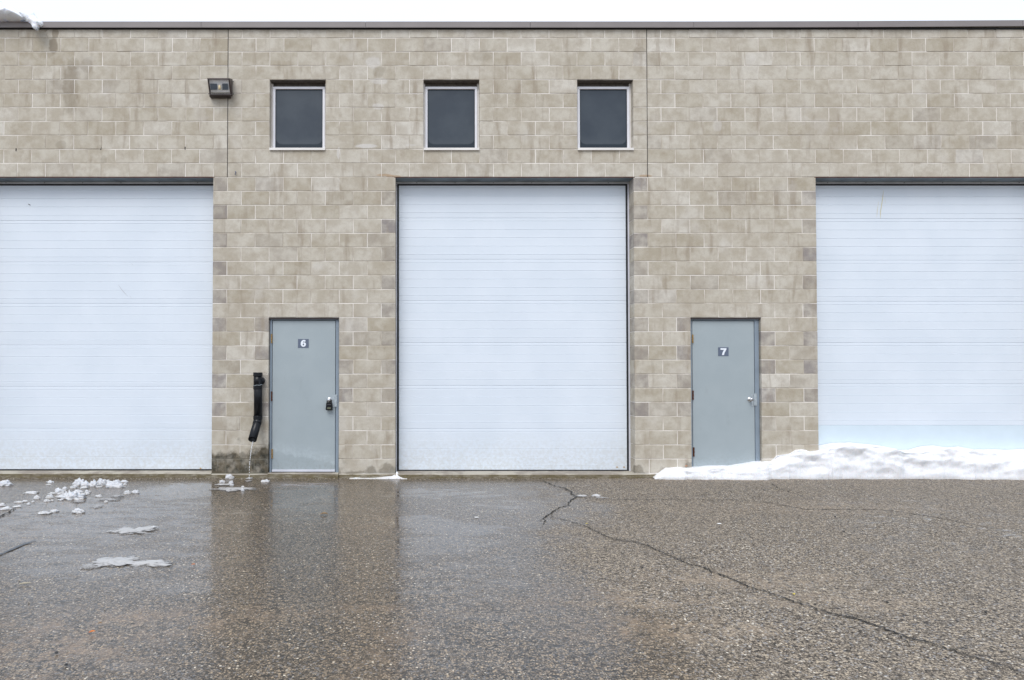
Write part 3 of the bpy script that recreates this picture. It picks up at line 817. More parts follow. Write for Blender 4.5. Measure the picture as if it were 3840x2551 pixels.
# windows
for wi, (ca, cb_) in enumerate(WIN):
    xa, xb = CX(ca), CX(cb_); zt, zb = CZ(4), CZ(9)
    w_ = empty('window'); w_.parent = bld
    y = .085
    fz1 = zt - .060; fz0 = zb + .010; fx0 = xa + .022; fx1 = xb - .022
    t = .036
    MB().cbox(fx0, fx1, y, y+.06, fz1-t, fz1, .004).cbox(fx0, fx0+t, y, y+.06, fz0+t, fz1-t, .004).cbox(fx1-t, fx1, y, y+.06, fz0+t, fz1-t, .004).cbox(fx0, fx1, y, y+.06, fz0, fz0+t, .004).build('window_frame', M['alum'], w_)
    MB().box(fx0+t-.004, fx1-t+.004, y+.022, y+.03, fz0+t-.004, fz1-t+.004).build('pane', M['pane'], w_)
    MB().box(fx0+t-.001, fx1-t+.001, y+.017, y+.0219, fz1-t-.008, fz1-t+.001).box(fx0+t-.001, fx0+t+.004, y+.017, y+.0219, fz0+t, fz1-t-.008).box(fx1-t-.004, fx1-t+.001, y+.017, y+.0219, fz0+t, fz1-t-.008).build('glazing_gasket', M['rubber'], w_)
    # sloping sill, proud of the wall, crossing the joint line
    s0 = MB(); za = zb - .020
    s0.add([(xa+.002,-.022,za),(xb-.002,-.022,za),(xb-.002,-.022,za+.033),(xa+.002,-.022,za+.033),(xa+.002,y+.02,fz0-.001),(xb-.002,y+.02,fz0-.001),(xa+.002,-.004,za),(xb-.002,-.004,za)],
           [(0,1,2,3),(3,2,5,4),(0,6,7,1),(0,3,4,6),(1,7,5,2)])
    s0.build('window_sill', M['sill'], w_)
    MB().box(xa+.001, xb-.001, .02, .2, zt-.010, zt-.0045).box(xa+.004, xb-.004, y+.03, .2, fz1-.01, zt-.011).build('lintel', M['wlintel'], w_)  # dark fill over the frame also carries the shade under the lintel
    MB().box(xa+.0005, fx0+.002, y+.012, y+.2, zb, zt-.012).build('sealant', M['sill'], w_); MB().box(fx1-.002, xb-.0005, y+.012, y+.2, zb, zt-.012).build('sealant', M['sill'], w_)
    w_['label'] = ['left window above the door numbered 6', 'middle window above the left part of the central overhead door', 'right window above the right part of the central overhead door'][wi]

# entrance doors
def digit_mesh(ch):
    cu = bpy.data.curves.new('digit', 'CURVE'); cu.dimensions = '2D'; cu.fill_mode = 'BOTH'; cu.extrude = .0012
    if ch == '6':
        outer = [(.158,-.04),(.150,-.018),(.125,0),(.092,.003),(.055,-.008),(.028,-.035),(.010,-.072),(.003,-.115),(.008,-.158),(.028,-.188),(.055,-.205),(.088,-.210),(.122,-.204),(.147,-.186),(.162,-.158),(.165,-.128),(.158,-.100),(.140,-.080),(.115,-.072),(.092,-.073),(.070,-.085),(.074,-.062),(.084,-.046),(.097,-.044),(.108,-.052),(.113,-.060)]
        k = .13/.213
        loops = [[(x*k, y*k) for x, y in outer], [((.086+.022*cos(a))*k, (-.138+.030*sin(a))*k) for a in [i*2*pi/14 for i in range(14)]]]
    else:
        k = .13/.19
        loops = [[(.0*k,0),(.160*k,0),(.160*k,-.038*k),(.140*k,-.070*k),(.118*k,-.110*k),(.102*k,-.150*k),(.096*k,-.190*k),(.036*k,-.190*k),(.046*k,-.145*k),(.066*k,-.100*k),(.094*k,-.052*k),(.098*k,-.046*k),(.0*k,-.046*k)]]
    for lp in loops:
        sp = cu.splines.new('POLY'); sp.points.add(len(lp)-1); sp.use_cyclic_u = True
        for p_, (x, y) in zip(sp.points, lp): p_.co = (x, y, 0, 1)
    tmp = bpy.data.objects.new('tmp', cu)
    me = bpy.data.meshes.new_from_object(tmp); bpy.data.objects.remove(tmp); bpy.data.curves.remove(cu)
    me.name = 'digit'; me.materials.clear(); me.materials.append(M['digit'])
    return me
def lathe(mb_, c, prof, n=20):
    """profile of (depth towards camera, radius) round an axis along -y"""
    base = len(mb_.v)
    for d_, r in prof:
        for k in range(n): mb_.v.append((c[0]+r*cos(2*pi*k/n), c[1]-d_, c[2]+r*sin(2*pi*k/n)))
    for i in range(len(prof)-1):
        for k in range(n):
            a, b = base+i*n+k, base+i*n+(k+1)%n; mb_.f.append((a, b, b+n, a+n))
    mb_.f.append(tuple(base+(len(prof)-1)*n+k for k in range(n)))
    return mb_
YE = .05
def entrance(ca, cb_, ch, plate, hinges, knob, guard, frame_in, bottom_px, lab, leafpx):
    xa, xb = CX(ca), CX(cb_); zt = CZ(21)
    y = YE
    l, r, t_, b_ = leafpx
    xl, xr = W(l, 1450, y).x, W(r, 1450, y).x; zlt, zlb = W(1700, t_, y).z, W(1700, b_, y).z
    leaf = MB().cbox(xl, xr, y, y+.045, zlb, zlt, .002).build('entrance_door', M['grey'], bld); leaf['label'] = lab
    g = .0075
    fr = MB()
    x0, x1 = xa+.006, xb-.006
    zf = zt - .019
    yf = y - .004
    fr.cbox(x0, x1, yf, y+.1, zlt+g, zf, .004)
    fr.cbox(x0, xl-g, yf, y+.1, .062, zlt+g-.0005, .004); fr.cbox(xr+g, x1, yf, y+.1, .062, zlt+g-.0005, .004)
    fr.build('door_frame', M['frame'], leaf)
    MB().box(xl-g-.001, xr+g+.001, y+.03, y+.05, .066, zlt+g+.001).build('door_gap', M['dark'], leaf)
    MB().box(xa-.001, xb+.001, .008, .2, zt-.0185, zt-.0045).build('lintel', M['bronze'], leaf)  # dark bar for the head gap, its colour also standing for the shadow there
    for i, (hx, hy, hh, brass) in enumerate(hinges):
        q = W(hx, hy, y); h = MB(); hl = hh/2
        for s_ in range(5):
            z0 = q.z-hl + s_*2*hl/5
            h.tube([(q.x, y-.008, z0+.001), (q.x, y-.010, z0+2*hl/5-.001)], .0115 if s_ % 2 == 0 else .0095, 8)
        h.box(q.x-.012, q.x+.008, y-.0045, y-.001, q.z-hl, q.z+hl)
        h.build('hinge', M['brass'] if brass else M['rust'], leaf)
    px0, px1, py0, py1 = plate
    a, b = W(px0, py0, y), W(px1, py1, y)
    pl = MB().box(a.x, b.x, y-.0035, y-.0005, b.z, a.z).build('number_plate', M['plate'], leaf)
    pl['label'] = 'blue-grey plate with the white number ' + ch
    dg = link(bpy.data.objects.new('digit', digit_mesh(ch)), leaf)
    k = .78 * (a.z-b.z)/.13
    dg.scale = (k, k, 1); dg.rotation_euler = (radians(90), 0, 0)
    wdt = max(v.co.x for v in dg.data.vertices)*k
    dg.location = ((a.x+b.x)/2 - wdt/2, y-.0052, a.z - (a.z-b.z)*.11)
    q = W(*knob, y)
    kn = MB(); lathe(kn, (q.x, y, q.z), [(0, .037), (.006, .037), (.010, .030), (.014, .014), (.028, .013), (.034, .020), (.046, .026), (.058, .024), (.064, .015), (.065, .009)])
    kn.build('knob', M['chrome'], leaf, True)
    MB().tube([(q.x, y-.0645, q.z), (q.x, y-.0675, q.z)], .007, 12).build('keyhole', M['screw'], leaf)
    g0, g1 = W(guard[0], guard[1], y), W(guard[2], guard[3], y)
    gd = MB().cbox(g0.x, g1.x, y-.012, y-.009, g1.z, g0.z, .0015).box(g1.x-.003, g1.x, y-.0088, y-.004, g1.z, g0.z)
    n0 = W(guard[0]-10, guard[1]+2, y)
    gd.box(n0.x, g0.x+.001, y-.0035, y-.0005, g1.z-.004, g0.z-.010)
    gd.build('latch_guard', M['galv'], leaf)
    return leaf, (xl, xr, zlb)
lf6, (x6a, x6b, z6) = entrance(1.5, 4.0, '6', (1117.6, 1157.6, 1271.8, 1305), [(1019.5, 1270, .13, True), (1019.5, 1486, .135, False), (1021, 1702, .13, True)], (1235.5, 1500),
         (1254, 1480, 1264, 1526), None, 0, 'grey steel door numbered 6 with a black key lock box on its knob', (1021.5, 1257, 1203, 1767))
MB().cbox(x6a, x6b, YE-.010, YE-.0005, W(1100, 1769, YE).z, W(1100, 1761, YE).z, .001).build('door_sweep', M['jamb'], lf6)
MB().box(x6a, x6b, YE-.006, YE+.01, W(1100, 1774, YE).z, W(1100, 1769.5, YE).z).build('sweep_brush', M['rubber'], lf6)
lf7, _ = entrance(16.5, 19.0, '7', (2692.8, 2731.9, 1302.7, 1335.6), [(2597, 1271, .12, True), (2598, 1482, .13, False), (2601, 1695, .13, False)], (2812, 1498),
         (2826, 1476, 2837, 1522), None, 0, 'grey steel door numbered 7 with snow drifted over its foot', (2597.5, 2829, 1204.5, 1768))
lf7.children

# small bent wire anchor in the wall left of the first window
q = W(884, 650)
MB().tube([(q.x, .01, q.z+.02), (q.x, -.02, q.z+.02), (q.x+.008, -.025, q.z), (q.x-.004, -.022, q.z-.022), (q.x+.002, -.012, q.z-.03)], .0055, 6).build('wire_anchor', M['blueclip'], bld)

# ------------------------------------------------------------------ wall light
def wall_light():
    r = empty('wall_light', tuple(W(826, 328)))
    tag(r, 'dark bronze wall pack light with a tilted glass lens, left of the first window', 'light fixture')
    o = r.location
    def P(px, py, y): q = W(px, py, y); return (q.x-o.x, q.y-o.y, q.z-o.z)
    # housing: back plate rectangle to a larger tilted front opening
    yb = -.004
    x0b, x1b, z1b, z0b = 786, 871, 296, 361
    FT, FB = -.20, -.09                      # depth of the lens plane at top and bottom
    back = [P(788, 358, yb), P(872, 358, yb), P(872, 297, yb), P(788, 297, yb)]
    A = [P(786, 360, FB+.0), P(872, 360, FB+.0), P(860, 293.5, FT), P(777, 293.5, FT)]
    # front rim ring
    Bi = [P(791, 351, FB-.018), P(863, 351, FB-.018), P(857, 300, FT-.006), P(783.5, 300, FT-.006)]
    Bf = [P(788, 356, FB-.018), P(869, 356, FB-.018), P(860.5, 294.5, FT-.008), P(778, 294.5, FT-.008)]
    h = MB()
    h.add(back + A + Bf + Bi, [(0,1,5,4),(1,2,6,5),(2,3,7,6),(3,0,4,7),(4,5,9,8),(5,6,10,9),(6,7,11,10),(7,4,8,11),(8,9,13,12),(9,10,14,13),(10,11,15,14),(11,8,12,15),(0,3,2,1)])
    ho = h.build('housing', M['bronze'], r)
    # reflector box behind the glass
    Ri = [P(796, 343, FB+.045), P(858, 343, FB+.045), P(855, 314, FT+.10), P(791, 314, FT+.10)]
    rf = simple('brushed_reflector', (.80, .82, .86), .5, 0, .08, 20)
    dk = simple('dark_reflector_side', (.10, .125, .155), .5); ol = simple('lamp_tray', (.17, .165, .14), .5)
    def quad(name, pts, y0, y1, m_):
        a = [P(x, z, (y0 if z < 330 else y1)) for x, z in pts]
        q_ = MB(); q_.add(a + [tuple(Vector(v)+Vector((0, .004, 0))) for v in a], [(0,1,2,3),(7,6,5,4),(0,4,5,1),(1,5,6,2),(2,6,7,3),(3,7,4,0)]); return q_.build(name, m_, r)
    quad('reflector', [(784, 300), (857, 300), (862, 351), (791, 351)], FT+.014, FB-.004, rf)
    quad('reflector_side', [(788, 314), (814, 314), (815, 337), (789.5, 337)], FT+.009, FT+.06, dk)
    quad('reflector_side', [(833, 314), (854, 314), (856, 337), (834, 337)], FT+.009, FT+.06, dk)
    quad('lamp_tray', [(790, 338), (857, 338), (862, 350), (792, 350)], FB-.012, FB-.014, ol)
    lm = MB(); c = Vector(P(823.5, 330, FT+.045)); lm.tube([c+Vector((0, 0, -.022)), c+Vector((0, 0, -.018)), c+Vector((0, 0, .03)), c+Vector((0, 0, .036))], [.010, .017, .017, .008], 12)
    lm.build('lamp_bulb', simple('unlit_lamp', (.80, .66, .40), .4), r, True)
    gm, gnt, gp = mat('lens_glass'); gnt.nodes.remove(gp)
    tr = gnt.nodes.new('ShaderNodeBsdfTransparent'); gg = gnt.nodes.new('ShaderNodeBsdfGlossy'); gg.inputs['Roughness'].default_value = .15
    mx = gnt.nodes.new('ShaderNodeMixShader'); mx.inputs[0].default_value = .12
    gnt.links.new(tr.outputs[0], mx.inputs[1]); gnt.links.new(gg.outputs[0], mx.inputs[2]); gnt.links.new(mx.outputs[0], gnt.nodes['Material Output'].inputs[0])
    gl = MB(); q4 = [Vector(q) for q in Bi]
    gl.add([tuple(q+Vector((0, .003, 0))) for q in q4] + [tuple(q) for q in q4], [(4,5,6,7),(0,3,2,1),(0,1,5,4),(1,2,6,5),(2,3,7,6),(3,0,4,7)])
    gl.build('lens', gm, r)
    for (px, py) in ((875.5, 307), (875, 353), (784, 352)):
        s = Vector(P(px, py, -.05)); MB().tube([s-Vector((.008, 0, 0)), s+Vector((.006, 0, 0))], .007, 8).build('screw', M['screw'], r)
    MB().box(*[v for v in (P(792,362,0)[0], P(866,362,0)[0])], -.075, -.005, P(830,366,-.04)[2], P(830,359.5,-.04)[2]).build('base_lip', M['bronze'], r)
    return r
wall_light()

# ------------------------------------------------------------------ drain pipe with its drip
def drain():
    yb = -.085
    top = W(967, 1397, yb)
    r = empty('drain_pipe', (top.x, 0, 0))
    tag(r, 'short black plastic drain pipe kicking out to the left beside the door numbered 6', 'drain pipe')
    ox = top.x
    def P(px, py, y=yb): q = W(px, py, y); return Vector((q.x-ox, q.y, q.z))
    R = .058
    def hub(py0, py1, rr, name='coupling', n=24):
        a, b = P(967, py0), P(967, py1); b.x = a.x
        MB().tube([a, a+Vector((0,0,-.004)), b+Vector((0,0,.004)), b], [rr-.003, rr, rr, rr-.003], n).build(name, M['abs'], r, False)
    a, b = P(967.5, 1408), P(968, 1568)
    MB().tube([a, b], R, 28).build('pipe', M['abs'], r, True)
    hub(1397, 1411, .064, 'cap'); 
    MB().tube([P(967, 1411), P(967, 1446)], .059, 28).build('tee', M['abs'], r, True)
    hub(1447, 1460, .063); hub(1559, 1573, .063)
    # branch into the wall behind, with its escutcheon
    c = P(981, 1429, -.01)
    MB().tube([Vector((c.x, -.085, c.z)), Vector((c.x, .0, c.z))], .052, 24).build('wall_branch', M['abs'], r, True)
    ring = MB(); lathe(ring, (c.x+.012, .0, c.z), [(0, .062), (.006, .060), (.008, .052)], 28); ring.build('wall_collar', simple('worn_sealant_ring', (.38, .35, .31), .8), r)
    # strap
    s1 = P(967, 1445); MB().tube([s1+Vector((.062*cos(t), -.062*sin(t)*1.02, .003*sin(5*t)+.006*cos(t))) for t in [i*pi/14 for i in range(15)]], .0035, 6).build('wire_tie', M['galv'], r)
    # elbow and spout: leaning left, down and out of the wall
    e0 = P(967, 1572); e1 = P(965.5, 1583, yb-.012); e2 = P(963, 1592, yb-.035)
    tip = P(946.5, 1649, yb-.24)
    MB().tube([e0, e1, e2], [.058, .060, .0605], 24).build('elbow', M['abs'], r, True)
    dirn = (tip - e2).normalized()
    sp = MB(); s_a = e2 - dirn*.03
    n = 28
    sp.tube([s_a, tip], .0575, n, cap=False); sp.tube([tip, s_a], .0535, n, cap=False)
    # lip ring
    k0 = n; base_o = n; base_i = 2*n
    lip = []
    v = sp.v
    outer = list(range(n, 2*n)); inner = list(range(2*n, 3*n))
    # match inner to outer by nearest vertex
    for i in range(n):
        def near(idx): 
            p0 = Vector(v[idx]); return min(inner, key=lambda t: (Vector(v[t])-p0).length)
        a_, b_ = outer[i], outer[(i+1) % n]; sp.f.append((a_, b_, near(b_), near(a_)))
    sp.build('spout', M['abs'], r, True)
    # dark disc added at the far end, its colour standing for shade in the bore
    MB().tube([s_a, s_a+dirn*.004], .056, 24).build('spout_plug', M['dark'], r)
    return P(946, 1655, yb-.12) + Vector((ox, 0, 0))
tipw = drain()
# the trickle: separate drops and short threads falling from the spout
drops = MB(); rd = random.Random(5)
pts = [(948, 1660), (945.5, 1668), (943.5, 1678), (942, 1688), (941.5, 1692), (940, 1702), (939.5, 1709), (938.5, 1717), (937.5, 1724), (936.5, 1733), (936, 1741), (935.5, 1752), (935.5, 1762), (935, 1772), (935, 1784), (934.5, 1793)]
for i, (px, py) in enumerate(pts):
    q = W(px, py, -.31); ln = rd.uniform(.008, .026) * (1 if i < 9 else .8); rr = rd.uniform(.0045, .0068)
    drops.tube([q+Vector((0,0,ln)), q+Vector((0,0,ln*.4)), q-Vector((0,0,ln*.5)), q-Vector((0,0,ln*.8))], [.001, rr*.7, rr, .001], 8)
for a, b in zip(pts[:6], pts[1:7]):
    drops.tube([W(*a, -.31), W(*b, -.31)], .0018, 6)
dr_ = drops.build('water_trickle', M['water'], None, True)
tag(dr_, 'thin trickle of melt water dripping from the black drain pipe spout', 'water trickle')

# ------------------------------------------------------------------ key lock box hanging on the knob of door 6
def lockbox():
    c = W(1236.5, 1524, YE)
    r = empty('key_lock_box', (c.x, YE-.045, c.z))
    tag(r, 'small black key lock box hanging from the knob of the door numbered 6', 'lock box')
    def prism(pts, y0, y1, m, nm):
        n = len(pts); vs = [(x, y0, z) for x, z in pts] + [(x, y1, z) for x, z in pts]
        fs = [tuple(range(n)), tuple(reversed(range(n, 2*n)))] + [(i, (i+1) % n, (i+1) % n+n, i+n) for i in range(n)]
        q = MB(); q.add(vs, fs); o = q.build(nm, m, r)
        bv = o.modifiers.new('b', 'BEVEL'); bv.width = .003; bv.segments = 2; return o
    prism([(-.040, .045), (-.034, .058), (.034, .058), (.040, .045), (.044, .0), (.047, -.045), (.043, -.053), (-.043, -.053), (-.047, -.045), (-.044, 0)], -.02, .022, M['lockb'], 'box_body')
    prism([(-.026, -.012), (.026, -.012), (.026, -.036), (-.026, -.036)], -.0235, -.019, M['olive'], 'dial_window')
    prism([(-.030, .030), (.030, .030), (.030, .024), (-.030, .024)], -.0235, -.019, M['screw'], 'cover_ridge')
    sh = MB(); sh.tube([(-.030, 0, .052), (-.030, 0, .078), (-.024, 0, .098), (-.010, 0, .110), (.010, 0, .110), (.024, 0, .098), (.030, 0, .078), (.030, 0, .052)], .006, 10)
    sh.build('shackle', M['lockb'], r, True)
lockbox()

# ------------------------------------------------------------------ snow
def fbm(x, y, z=0, o=5):
    s = 0; a = 1; t = 0
    for i in range(o):
        s += a*noise.noise(Vector((x, y, z+i*7.1))); t += a; x *= 2.1; y *= 2.1; a *= .5
    return s/t
def snow_bank():
    crest = [(2440,1796),(2450,1790),(2470,1775),(2495,1757),(2540,1755),(2570,1758),(2660,1752),(2735,1751),(2770,1745),(2830,1735),(2890,1732),(2910,1712),(2960,1703),(2985,1690),(3010,1688),(3030,1698),(3060,1693),
             (3080,1688),(3150,1675),(3230,1673),(3340,1682),(3390,1700),(3450,1700),(3500,1687),(3545,1683),(3600,1690),(3640,1686),(3700,1698),(3840,1700),(4000,1692),(4300,1705),(4700,1700)]
    footp = [(2440,1797),(2480,1797),(2700,1800),(2850,1802),(2880,1797),(3100,1798),(3400,1796),(3600,1799),(3840,1800),(4700,1801)]
    def lerp(t, x):
        for (a, b), (c, d_) in zip(t[:-1], t[1:]):
            if x <= c: return b + (d_-b)*(x-a)/(c-a) if x > a else b
        return t[-1][1]
    nx, ny = 700, 40
    vs, fs = [], []
    xs0, xs1 = W(2446, 1790).x, W(4600, 1790).x
    for i in range(nx+1):
        x = xs0 + (xs1-xs0)*i/nx
        px = PX0 + x*F/(D*cos(TH) - HC*sin(TH))
        yf = G(px, lerp(footp, px)).y + .10*fbm(x*4, 1.3, 0, 6) + .02
        hc = max(.004, W(px, lerp(crest, px), -.06).z)
        for j in range(ny+1):
            t = j/ny
            if t < .72:                      # the outer slope, from the foot up to the crest
                u = t/.72; ang = u*pi/2
                y = yf + (-.05 - yf)*(1-cos(ang))**.8; z = hc*sin(ang)**1.15
            else:
                u = (t-.72)/.28; y = -.05 + .26*u; z = hc*(1+.04*u)
            env = min(1, hc*5)*min(1, 3*t)
            q = Vector((x*2.6, z*5 + y*3, 4)); r_ = Vector((x*9, z*16+y*8, 2))
            d1 = noise.noise(q)*.065 + noise.noise(q*2.1)*.028; d2 = noise.noise(r_)*.014 + noise.noise(r_*2.2)*.008
            back = 1 if t < .72 else max(0, 1-(t-.72)/.2)
            y -= (d1 + d2)*env*.9*back*(1 if t < .72 else .3)
            z += (d1*.25 + d2*.5)*env*(1 if t < .72 else .5)
            if j == 0: z = -.03
            vs.append((x, y, z))
    n = ny+1
    for i in range(nx):
        for j in range(ny): a = i*n+j; fs.append((a, a+n, a+n+1, a+1))
    mb_ = MB(); mb_.add(vs, fs)
    me = bpy.data.meshes.new('snow_bank'); me.from_pydata(mb_.v, [], mb_.f); me.materials.append(M['snow'])
    for p in me.polygons: p.use_smooth = True
    o = link(bpy.data.objects.new('snow_bank', me))
    tag(o, 'long bank of white snow against the door numbered 7 and the right overhead door', 'snow bank')
snow_bank()

def lump(px, py, wpx, hpx, kind='snow', seed=0, spiky=0.0, label='', group=None, flat=False, depth=None, name='snow_lump'):
    """px,py = centre of the lump in the photograph, sizes in its pixels"""
    g = G(px, py + hpx*.45)
    dist = (g.y + D); s = F/dist
    wx = wpx/s; dep = depth if depth else max(.02, wx*(.55 if not flat else .5))
    fore = HC/dist
    hh = max(.006 if flat else .015, hpx/s - dep*fore*.9)
    if flat: dep = max(dep*.3, (hpx/s - .006)/fore); hh = .016
    nu, nv = 48, 12
    vs, fs = [], []
    for j in range(nv+1):
        ph = (j/nv)*pi/2
        for i in range(nu):
            a = 2*pi*i/nu
            rr = cos(ph)
            d_ = Vector((cos(a)*rr, sin(a)*rr, sin(ph)))
            q = .50*fbm(d_.x*1.6+seed*3.3, d_.y*1.6+d_.z*2+seed, seed, 3) + (.20+spiky*.5)*fbm(d_.x*4+seed, d_.y*4+d_.z*3, seed+5, 3)
            k = 1 + q*(1.9 if flat else 1.35)
            z = d_.z*hh*(1+spiky*1.1*max(0, fbm(d_.x*5+seed, d_.y*3, seed+9, 2)))*k
            k2 = k + (.55 if flat else .30)*fbm(cos(a)*2.6+seed*2, sin(a)*2.6, seed+11, 5)
            vs.append((d_.x*wx*.60*k2, d_.y*dep*.58*k2, z - .003))
    for j in range(nv):
        for i in range(nu): a = j*nu+i; b = j*nu+(i+1) % nu; fs.append((a, b, b+nu, a+nu))
    fs.append(tuple(nv*nu+i for i in range(nu)))
    mb_ = MB(); mb_.add(vs, fs)
    if kind == 'snow': kind = 'lump'
    if flat: kind = 'thin' if kind != 'slush' else 'thinslush'
    o = mb_.build(name, M[kind], None, True)
    o.location = (g.x, g.y + dep*.35, 0); o.rotation_euler = (0, 0, 0)
    tag(o, label, 'snow' if kind != 'slush' else 'slush', group)
    return o
GL = 'melting lumps of snow scattered on the asphalt before the left overhead door'
def c8(x, y, w_, h): return (x/4.54, 1760+y/4.54, w_/4.54, h/4.54)
lumps = [
 ((60,235,190,100), 'snow', .2, 'angular white snow chunk cut by the left edge near the left door'),
 ((850,210,115,42), 'snow', 0, 'small flat snow lump between the left edge chunk and the large heap'),
 ((815,258,70,22), 'oldsnow', 0, 'tiny grey snow crumb just in front of the small flat lump near the left door'),
 ((1330,225,155,105), 'snow', .3, 'leftmost tall lump of the large snow heap nearest the left door'),
 ((1440,255,130,90), 'snow', .2, 'second lump from the left in the large snow heap'),
 ((1580,250,130,90), 'snow', .5, 'jagged middle lump of the large snow heap'),
 ((1710,225,130,105), 'snow', .3, 'rounded high lump right of the middle of the large snow heap'),
 ((1830,210,90,60), 'snow', .2, 'low lump behind the largest lump of the snow heap'),
 ((1950,250,230,125), 'snow', .2, 'largest and broadest lump at the right of the snow heap'),
 ((2105,205,110,48), 'snow', 0, 'small lump at the far right end of the large snow heap'),
 ((2110,250,70,24), 'snow', 0, 'thin crumb of snow tailing off the right end of the heap'),
 ((1240,300,90,50), 'snow', .5, 'ragged lump just below the left end of the large snow heap'),
 ((1430,305,110,42), 'oldsnow', 0, 'greyish low lump in front of the large snow heap'),
 ((1680,295,90,28), 'oldsnow', 0, 'flat grey sliver of snow in front of the middle of the heap'),
 ((1095,325,72,48), 'snow', .4, 'small upright lump between the ragged lump and the row behind the spiky one'),
 ((1010,380,140,85), 'snow', .6, 'peaked lump up and left of the spiky lump'),
 ((890,405,140,32), 'oldsnow', 0, 'flat tail of snow left of the peaked lump'),
 ((1320,380,160,62), 'snow', .2, 'smooth mound right above the spiky lump'),
 ((1480,380,90,52), 'snow', .2, 'low mound between the smooth mound and the melt water'),
 ((515,390,175,46), 'snow', .1, 'bow-tie shaped bar of snow lying alone on the left'),
 ((620,475,95,62), 'snow', .1, 'rounded cone of snow below the bow-tie shaped bar'),
 ((835,460,92,62), 'oldsnow', .1, 'grey translucent cone of snow left of the spiky lump'),
 ((985,455,85,36), 'oldsnow', 0, 'flat grey pad of snow just left of the spiky lump'),
 ((1200,455,310,112), 'snow', 1.3, 'large spiky lump of snow with several peaks'),
 ((1420,415,130,32), 'oldsnow', 0, 'flat dirty strip of snow right of the spiky lump'),
 ((305,550,115,36), 'oldsnow', 0, 'low grey lump right of the left edge above the crack'),
 ((420,543,85,18), 'snow', 0, 'thin sliver of snow above the crack near the left edge'),
 ((480,585,55,36), 'snow', .2, 'small pale crumb of snow right of the crack end'),
 ((555,545,45,28), 'oldsnow', 0, 'tiny greyish crumb below the rounded cone'),
 ((280,625,105,38), 'snow', .1, 'white lump lying on the end of the dark crack'),
 ((20,600,90,52), 'snow', 0, 'half-cut snow lump at the left edge above the crack'),
 ((75,660,170,54), 'snow', 0, 'two-humped snow lump at the left edge just above the crack'),
 ((790,530,78,38), 'snow', .8, 'two tiny spiky crumbs below the grey cone'),
 ((885,525,34,28), 'snow', .4, 'single tiny crumb left below the spiky lump'),
 ((1015,515,85,30), 'snow', .1, 'small crumb directly below the left end of the spiky lump'),
 ((1170,515,70,26), 'oldsnow', 0, 'small pad of snow directly below the middle of the spiky lump'),
 ((1660,450,110,42), 'oldsnow', .1, 'lone flat lump in the melt water right of the spiky lump'),
 ((2160,390,95,56), 'snow', .5, 'left of the two small peaked lumps at the right of the scatter'),
 ((2300,385,95,56), 'snow', .6, 'right of the two small peaked lumps at the right of the scatter'),
 ((1800,547,55,38), 'oldsnow', .1, 'single roundish crumb below the grey slush patch'),
 ((1320,705,165,85), 'snow', 0, 'smooth dome of snow in front of all the other lumps'),
 ((910,705,120,44), 'snow', .2, 'small elongated lump left of the smooth dome'),
 ((735,735,190,48), 'oldsnow', .5, 'broken grey lump at the front left of the scatter'),
]
for i, (b, kd, sp, lb) in enumerate(lumps):
    lump(*c8(*b), kd, seed=i*1.7+1, spiky=sp, label=lb, group=GL)
for i, (b, lb) in enumerate([((1965,455,190,46), 'grey translucent slush patch right of the lone flat lump'), ((1800,510,260,36), 'long grey slush patch in the melt water right of the heap'),
        ((1310,545,190,34), 'flat grey slush below the spiky lump'), ((1620,630,160,50), 'grey slush patch between the long slush patch and the smooth dome')]):
    lump(*c8(*b), 'slush', seed=80+i, label=lb, group='grey slush patches on the wet asphalt', flat=True, name='slush_patch')
def c7(x, y, w_, h): return (760+x/6.03, 1600+y/6.03, w_/6.03, h/6.03)
GP = 'snow pieces on the ground under the drain pipe'
for i, (b, kd, sp, fl, lb) in enumerate([
    ((600,1130,150,95), 'snow', .4, False, 'bright snow chunk on the footing left of the drain pipe drip'),
    ((430,1235,95,60), 'snow', .2, False, 'small snow lump just left below the bright chunk at the footing'),
    ((640,1262,85,60), 'snow', .3, False, 'snow lump directly below the bright chunk at the footing'),
    ((655,1310,80,36), 'snow', .1, False, 'low snow crumb under the lump below the bright chunk'),
    ((430,1312,300,34), 'oldsnow', 0, True, 'thin sheet of wet snow left of the drain pipe drip'),
    ((690,1400,720,90), 'oldsnow', 0, True, 'largest flat sheet of wet snow in front of the drain pipe'),
    ((900,1425,62,64), 'snow', .3, False, 'round crumb of snow on the right of the largest flat sheet'),
    ((905,1355,60,26), 'snow', 0, False, 'tiny crumb on the back of the largest flat sheet'),
    ((1035,1172,150,34), 'oldsnow', .1, True, 'small icy pad where the drip lands'),
    ((1030,1230,130,34), 'slush', 0, True, 'grey slush just in front of where the drip lands'),
    ((1415,1222,170,56), 'snow', 0, False, 'flat oval snow lump at the left foot of the door numbered 6'),
    ((510,1062,30,26), 'snow', 0, False, 'tiny snow crumb on the footing, left of two'),
    ((660,1060,34,26), 'snow', 0, False, 'tiny snow crumb on the footing, right of two')]):
    lump(*c7(*b), kd, seed=100+i*2.3, spiky=sp, label=lb, group=GP, flat=fl, name='snow_lump' if kd != 'slush' else 'slush_patch')
def c5(x, y, w_, h): return (x/2.45, 1911+y/2.45, w_/2.45, h/2.45)
GF = 'flat melting snow patches on the open asphalt at the left'
